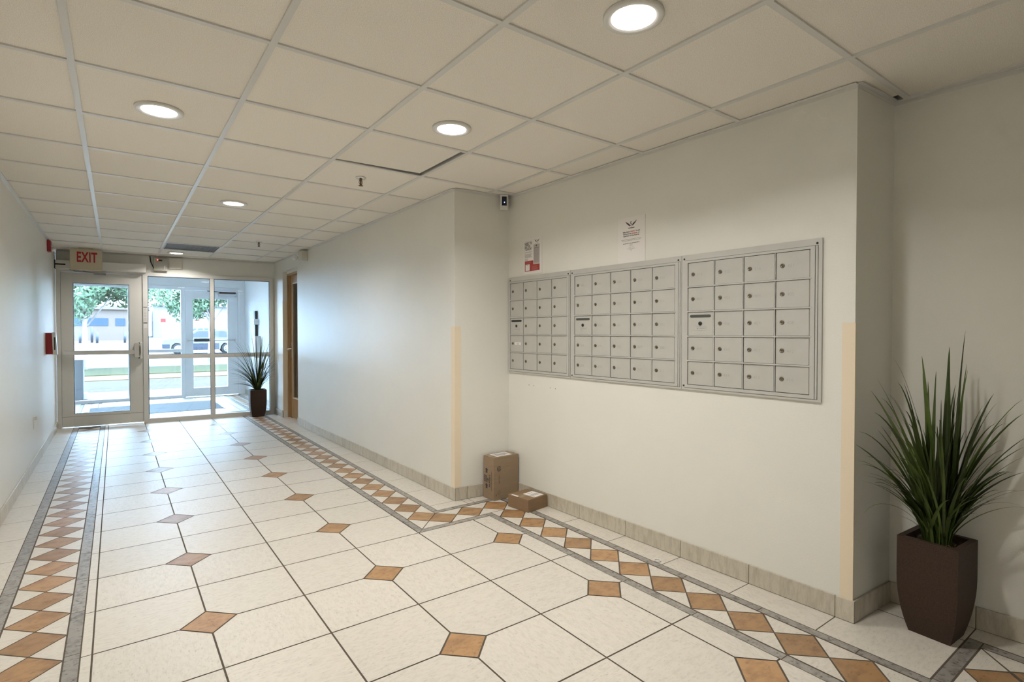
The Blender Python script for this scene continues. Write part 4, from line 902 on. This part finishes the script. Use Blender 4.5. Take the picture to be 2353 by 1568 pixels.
# outer frame
g = MB(); bars(g, [(-0.78, -0.72, 0, 2.155), (0.185, 0.255, 0, 2.155), (1.021, 1.088, 0, 2.155), (2.012, 2.060, 0, 2.155), (2.060, 2.16, 0, 2.155), (-0.72, 0.185, 2.090, 2.155), (0.255, 1.021, 2.090, 2.155), (1.088, 2.012, 2.085, 2.155), (-0.72, 0.185, 0, 0.05), (0.255, 1.021, 0, 0.05), (-0.72, 0.185, 0.882, 0.94), (0.255, 1.021, 0.882, 0.94)], -0.03, 0.06)
wf = struct(g.build('window_2', ALU2, matrix=Matrix.Translation((0, OY, 0))), 'outer glass screen of the vestibule')
for a, b, c, d_ in ((-0.722, 0.187, 0.048, 0.884), (-0.722, 0.187, 0.938, 2.092), (0.253, 1.023, 0.048, 0.884), (0.253, 1.023, 0.938, 2.092)):
    g = MB(); g.box((a, 0.012, c), (b, 0.018, d_)); g.build('pane', GLASS, wf)
d = thing('glass_door', 'outer glass street door beyond the vestibule, with a thin push bar', 'door', loc=(1.092, OY - 0.02, 0))
g = MB(); W_ = 0.916
for a, b, c, e in ((0, 0.130, 0.012, 2.080), (0.733, W_, 0.012, 2.080), (0.130, 0.733, 0.012, 0.170), (0.130, 0.733, 1.925, 2.080)): g.box((a, 0, c), (b, 0.045, e), bev=.002)
g.build('leaf_frame', ALU2, d)
g = MB(); g.box((0.128, 0.02, 0.168), (0.735, 0.026, 1.927)); g.build('pane', GLASS, d)
g = MB(); g.tube([(0.03, -0.05, 1.100), (0.88, -0.05, 1.108)], 0.010, 8); g.box((0.02, -0.06, 1.07), (0.045, 0, 1.13)); g.box((0.86, -0.06, 1.08), (0.885, 0, 1.13)); g.build('push_bar', STEEL, d)
g = MB(); g.box((0.139, -0.066, 1.080), (0.405, -0.036, 1.142), bev=.003); g.build('bar_pad', DARKM, d)
g = MB(); g.box((0.57, -0.06, 1.985), (0.885, 0, 2.035), bev=.004); g.box((0.59, -0.05, 2.04), (0.88, 0.0, 2.075), 1, bev=.003); g.tube([(0.65, -0.06, 2.065), (0.42, -0.09, 2.072), (0.38, -0.02, 2.08)], .008, 8, 1); g.build('door_closer', [GRILLE, DARKM], d)
g = MB(); g.box((-0.35, 10.08, 0.0009), (1.44, 11.32, 0.008)); g.box((-0.38, 10.05, 0.0008), (1.47, 11.35, 0.005), 1)
tag(g.build('floor_mat', [MATM, BLACK]), 'dark grey entrance mat on the vestibule floor', 'mat')
vl = dup(dl, (0.9, 10.7, 2.599)); tag(vl, 'unseen downlight added to brighten the vestibule between the two glass screens', 'ceiling light', 'recessed ceiling downlights')  # added lamp, out of view, lifts the vestibule frames with cool light
for ch in list(vl.children):
    if ch.type == 'LIGHT': ch.data = ch.data.copy(); ch.data.energy = 11; ch.data.color = (0.72, 0.86, 1.0); ch.data.spread = R(170)
# intercom and boxes on the vestibule wall
d = thing('intercom_panel', 'blue grey intercom panel with a black handset strip on the vestibule wall', 'intercom', matrix=MV @ Matrix.Translation((0.86, 0, 1.14)))
g = MB(); g.box((0, -0.045, 0), (0.34, -0.001, 0.52), bev=.004); g.build('panel', mat('steel_blue_panel', (0.25, 0.36, 0.45), 0.35, metal=0.4), d)
g = MB(); g.box((0.36, -0.05, 0.02), (0.50, -0.001, 0.52), bev=.006); g.build('handset_strip', BLACK, d)
d = thing('card_reader', 'small white box beside the intercom on the vestibule wall', 'card reader', matrix=MV @ Matrix.Translation((1.38, 0, 1.405)))
g = MB(); g.box((0, -0.09, 0), (0.11, 0, 0.10), bev=.004); g.build('casing', WHITE, d)
g = MB(); g.lathe([(0.012, -0.090), (0, -0.093)], (0.05, 0, 0.05), 'y', 12); g.build('button', DARKM, d)
g = MB(); g.box((1.40, -0.10, 0.80), (1.62, 0, 1.195), bev=.006); tag(g.build('wall_cabinet', WHITE, matrix=MV), 'plain white cabinet under the card reader behind the far plant', 'cabinet')

# ------------------------------------------------------------------ outdoors
SW = mat('sidewalk', (0.10, 0.097, 0.09), 0.8, spec=0.02, noise=(3, .06)); RD = mat('road', (0.040, 0.033, 0.028), 0.85, spec=0.02, noise=(8, .08)); KB = mat('kerb_yellow', (0.080, 0.050, 0.026), 0.8, spec=0.02)
GR = mat('lawn', (0.028, 0.029, 0.014), 0.9, spec=0.02, noise=(30, .3), bump=(40, 1)); LOT = mat('parking_lot', (0.12, 0.12, 0.12), 0.85, spec=0.02, noise=(2, .05))
def slab(name, x0, x1, y0, y1, z0, z1, m, zb=-0.4):
    g = MB(); g.faces([(x0, y0, zb), (x1, y0, zb), (x1, y1, zb), (x0, y1, zb), (x0, y0, z0), (x1, y0, z0), (x1, y1, z1), (x0, y1, z1)], [(3, 2, 1, 0), (4, 5, 6, 7), (0, 1, 5, 4), (1, 2, 6, 5), (2, 3, 7, 6), (3, 0, 4, 7)])
    return struct(g.build(name, m))
slab('ground_sidewalk', -40, 50, OY + .12, 14.6, -0.03, -0.03, SW); slab('ground_road', -40, 50, 14.6, 18.9, -0.10, -0.10, RD)
slab('ground_kerb', -40, 50, 18.9, 20.8, -0.08, -0.08, KB); slab('ground_lawn', -40, 50, 20.8, 25.0, -0.06, -0.06, GR)
slab('ground_lot', -60, 90, 25.0, 46.0, -0.10, -0.10, LOT); slab('ground_lot_rise', -60, 90, 46.0, 64.0, -0.10, 0.85, LOT)
g = MB(); g.box((-0.95, 12.92, -0.03), (-0.495, 13.35, 0.745), bev=.01); g.box((-0.97, 12.90, 0.745), (-0.43, 13.37, 0.79), 1, bev=.006); g.box((-0.494, 12.98, 0.0), (-0.44, 13.30, 0.10), 1); g.box((-0.494, 12.98, 0.60), (-0.44, 13.30, 0.744), 1)
tag(g.build('utility_cabinet', [mat('utility_grey', (0.045, 0.048, 0.05), 0.5), WHITE]), 'grey utility cabinet with a pale lid outside behind the exit door', 'cabinet')
# trees
def tree(x, y, h0, rad, seed, label, n=2600, squash=0.62, trunk=(0.30, 0.27, 0.25), ls=0.16):
    r6 = random.Random(seed); t = thing('leafy_tree', label, 'tree', loc=(x, y, -0.06))
    g = MB(); cz = h0 + rad * squash
    for k in range(n):
        while True:
            p = Vector((r6.uniform(-1, 1), r6.uniform(-1, 1), r6.uniform(-1, 1)))
            if 0.25 < p.length < 1: break
        lump = 0.80 + 0.20 * math.sin(p.x * 7 + seed) * math.cos(p.z * 6 + p.y * 5)
        c = Vector((p.x * rad * lump, p.y * rad * lump, cz + p.z * rad * squash * lump + (0.35 * math.sin(p.x * 5) - 0.1)))
        a = Vector((r6.gauss(0, 1), r6.gauss(0, 1), r6.gauss(0, 1))).normalized(); b = a.orthogonal().normalized(); s_ = r6.uniform(.6, 1.3) * ls
        g.poly([c - a * s_, c + b * s_ * .5, c + a * s_, c - b * s_ * .5], 0, r6.random())
    g.build('foliage', mat('tree_leaf', (0.095, 0.145, 0.082), 0.6, spec=0.1, tint=0.35), t)
    g = MB(); g.tube([(0, 0, 0), (0.03, 0, h0 * .6), (0, .05, h0 + rad * .5)], [.10, .08, .05], 10)
    for k in range(6):
        a = k * 1.05; g.tube([(0, 0, h0 * (.8 + .06 * k)), (rad * .3 * math.cos(a), rad * .3 * math.sin(a), h0 + .3 + rad * .25), (rad * .62 * math.cos(a), rad * .62 * math.sin(a), h0 + rad * .5)], [.035, .025, .01], 6)
    g.build('trunk', mat('bark_pale', trunk, 0.8, noise=(9, .2)), t)
tree(-0.9, 24.3, 1.75, 3.0, 2, 'leafy street tree with a pale trunk seen through the exit door', 17000, 0.55, ls=.085)
tree(3.4, 27.5, 1.95, 3.1, 5, 'leafy tree seen through the left pane of the glass screen', 16000, 0.55, ls=.09)
tree(8.6, 33.0, 2.3, 3.4, 9, 'leafy tree seen through the outer street door', 12000, 0.55, ls=.11)
tree(-7.5, 34.0, 2.2, 3.8, 13, 'leafy tree farthest left beyond the road', 8000, 0.55, ls=.12)
# low building across the street
BW = mat('pale_brick', (0.095, 0.072, 0.060), 0.8, spec=0.02, noise=(14, .10), stretch=(1, 1, 4)); WN = mat('dark_window', (0.020, 0.032, 0.05), 0.5, spec=0.15)
bt = thing('brick_building', 'long low pale building with dark strip windows across the street', 'building', loc=(-7.2, 58, 0.6))
g = MB(); g.box((0, 0, -0.5), (9.5, 8, 2.6)); g.box((-.2, -.3, 2.6), (9.7, 8.2, 2.9)); g.build('walls', BW, bt)
for a, b in ((1.6, 3.9), (4.35, 6.7), (7.2, 7.9)): g = MB(); g.box((a, -.04, 1.20), (b, .1, 1.86)); g.build('window', WN, bt)
for x, y, h in ((-2.28, 55.0, 0.85), (-1.55, 55.5, 1.25), (-1.20, 54.8, 0.85), (0.62, 55.0, 0.85)):
    g = MB(); g.lathe([(0.09, 0), (0.09, h), (0.0, h + .04)], (0, 0, 0), n=10); o = g.build('bollard', mat('bollard_blue', (0.012, 0.016, 0.022), 0.5)); o.location = (x, y, -0.10 + 0.95 * (y - 46) / 18)
    tag(o, 'slim dark bollard before the low pale building across the street', 'bollard', 'bollards across the street')
bt = thing('white_house', 'overbright white building behind the parked cars', 'building', loc=(2.9, 62, 0.8))
g = MB(); g.box((0, 0, -0.5), (16, 9, 3.0)); g.faces([(-.1, -.5, 3.0), (16.5, -.5, 3.0), (16.5, 9.5, 3.0), (-.1, 9.5, 3.0), (1.5, 4.5, 4.6), (14.5, 4.5, 4.6)], [(0, 1, 5, 4), (1, 2, 5), (2, 3, 4, 5), (3, 0, 4)], 1); g.build('walls', [mat('white_siding', (0.14, 0.13, 0.13), 0.7), mat('roof_lilac', (0.06, 0.05, 0.055), 0.8)], bt)
for a, b in ((7.4, 8.0), (10, 11.2)): g = MB(); g.box((a, -.04, .5), (b, .1, 1.7)); g.build('window', mat('pale_window', (0.025, 0.035, 0.045), 0.5, spec=0.2), bt)
for x, y, h, lab in ((2.70, 45.0, 0.25, 'small red sign on a post above the white car'), (4.76, 45.0, 0.15, 'small red sign on a post above the dark car')):
    d = thing('street_sign', lab, 'sign', loc=(x, y, -0.1)); g = MB(); g.tube([(0, 0, 0), (0, 0, 2.3)], .03, 8); g.build('post', STEEL, d)
    g = MB(); g.box((-.15, -.05, 2.3 - h), (.15, -.03, 2.3)); g.build('panel', mat('sign_red', (0.12, 0.014, 0.010), 0.5, spec=0.2), d)
# cars
def car(loc, rz, body, lower, label):
    d = thing('parked_car', label, 'car', loc=loc, rz=rz); L_, Wc = 4.5, 1.75
    side = [(0.05, .35), (0.0, .62), (0.12, .88), (1.15, 1.02), (1.85, 1.48), (3.45, 1.50), (4.15, 1.05), (4.48, .95), (4.5, .38), (4.1, .28)]
    def arch(cx): return [(cx + .40 * math.cos(a), .32 + .40 * math.sin(a)) for a in [math.pi * k / 8 for k in range(9)]]
    pts = side + [(3.98, .28)] + [(x, z) for x, z in arch(3.55)] + [(3.1, .24), (1.35, .24)] + [(x, z) for x, z in arch(0.85)] + [(0.4, .28)]
    n = len(pts); g = MB(); vs = [(x, 0, z) for x, z in pts] + [(x, Wc, z) for x, z in pts]
    g.faces(vs, [tuple(range(n - 1, -1, -1)), tuple(range(n, 2 * n))] + [(k, (k + 1) % n, n + (k + 1) % n, n + k) for k in range(n)]); g.build('body', body, d)
    g = MB(); g.box((1.32, -.02, .26), (3.08, Wc + .02, .66), bev=.02); g.box((0.02, -.02, .36), (0.42, Wc + .02, .62), bev=.02); g.box((4.02, -.02, .36), (4.52, Wc + .02, .66), bev=.02); g.build('side_cladding', lower, d)
    for a in ([(1.38, 1.04), (1.92, 1.42), (2.55, 1.43), (2.55, 1.04)], [(2.65, 1.04), (2.65, 1.43), (3.38, 1.43), (3.95, 1.06)]):
        g = MB(); m = len(a); g.faces([(x, -.015, z) for x, z in a] + [(x, Wc + .015, z) for x, z in a], [tuple(range(m)), tuple(range(2 * m - 1, m - 1, -1))]); g.build('window', mat('car_glass', (0.05, 0.055, 0.06), 0.3, spec=0.2), d)
    for cx in (0.85, 3.55):
        for y_, s_ in ((0.0, -1), (Wc, 1)):
            g = MB(); g.lathe([(0.20, -.11), (0.33, -.11), (0.34, 0), (0.33, .11), (0.20, .11)], (cx, y_ + (.09 if s_ < 0 else -.09), .32), 'y', 24); wh = g.build('wheel', mat('tyre', (0.008, 0.009, 0.010), 0.7, spec=0.2), d)
            g = MB(); g.lathe([(0.22, -.115), (0.21, -.12), (0.0, -.125)], (cx, y_ + .09 if s_ < 0 else y_ - .09, .32), 'y', 20)
            if s_ > 0: g = MB(); g.lathe([(0.22, .115), (0.21, .12), (0.0, .125)], (cx, y_ - .09, .32), 'y', 20)
            for q in range(5):
                a = q * 1.257; g.lathe([(0.03, -.124 if s_ < 0 else .124), (0.0, -.130 if s_ < 0 else .130)], (cx + .13 * math.cos(a), y_ + .09 if s_ < 0 else y_ - .09, .32 + .13 * math.sin(a)), 'y', 6, 1)
            g.build('rim', [mat('rim_silver', (0.12, 0.12, 0.12), 0.5), DARKM], wh)
    return d
car((2.25, 39.0, -0.1), R(-3), mat('car_bright_reflection', (0.10, 0.10, 0.10), 0.4, spec=0.3), mat('car_paint_blue', (0.022, 0.025, 0.035), 0.5, spec=0.15), 'dark blue car with a pale reflection coloured into its upper body, parked across the road, nearer of the two')  # pale upper body is a bright reflection put into the colour
car((3.2, 50.5, 0.14), R(-2), mat('car_paint_white', (0.13, 0.13, 0.13), 0.4, spec=0.3), mat('car_paint_grey', (0.06, 0.06, 0.062), 0.4, spec=0.3), 'white car parked farther off behind the dark blue one')

bpy.context.view_layer.update()
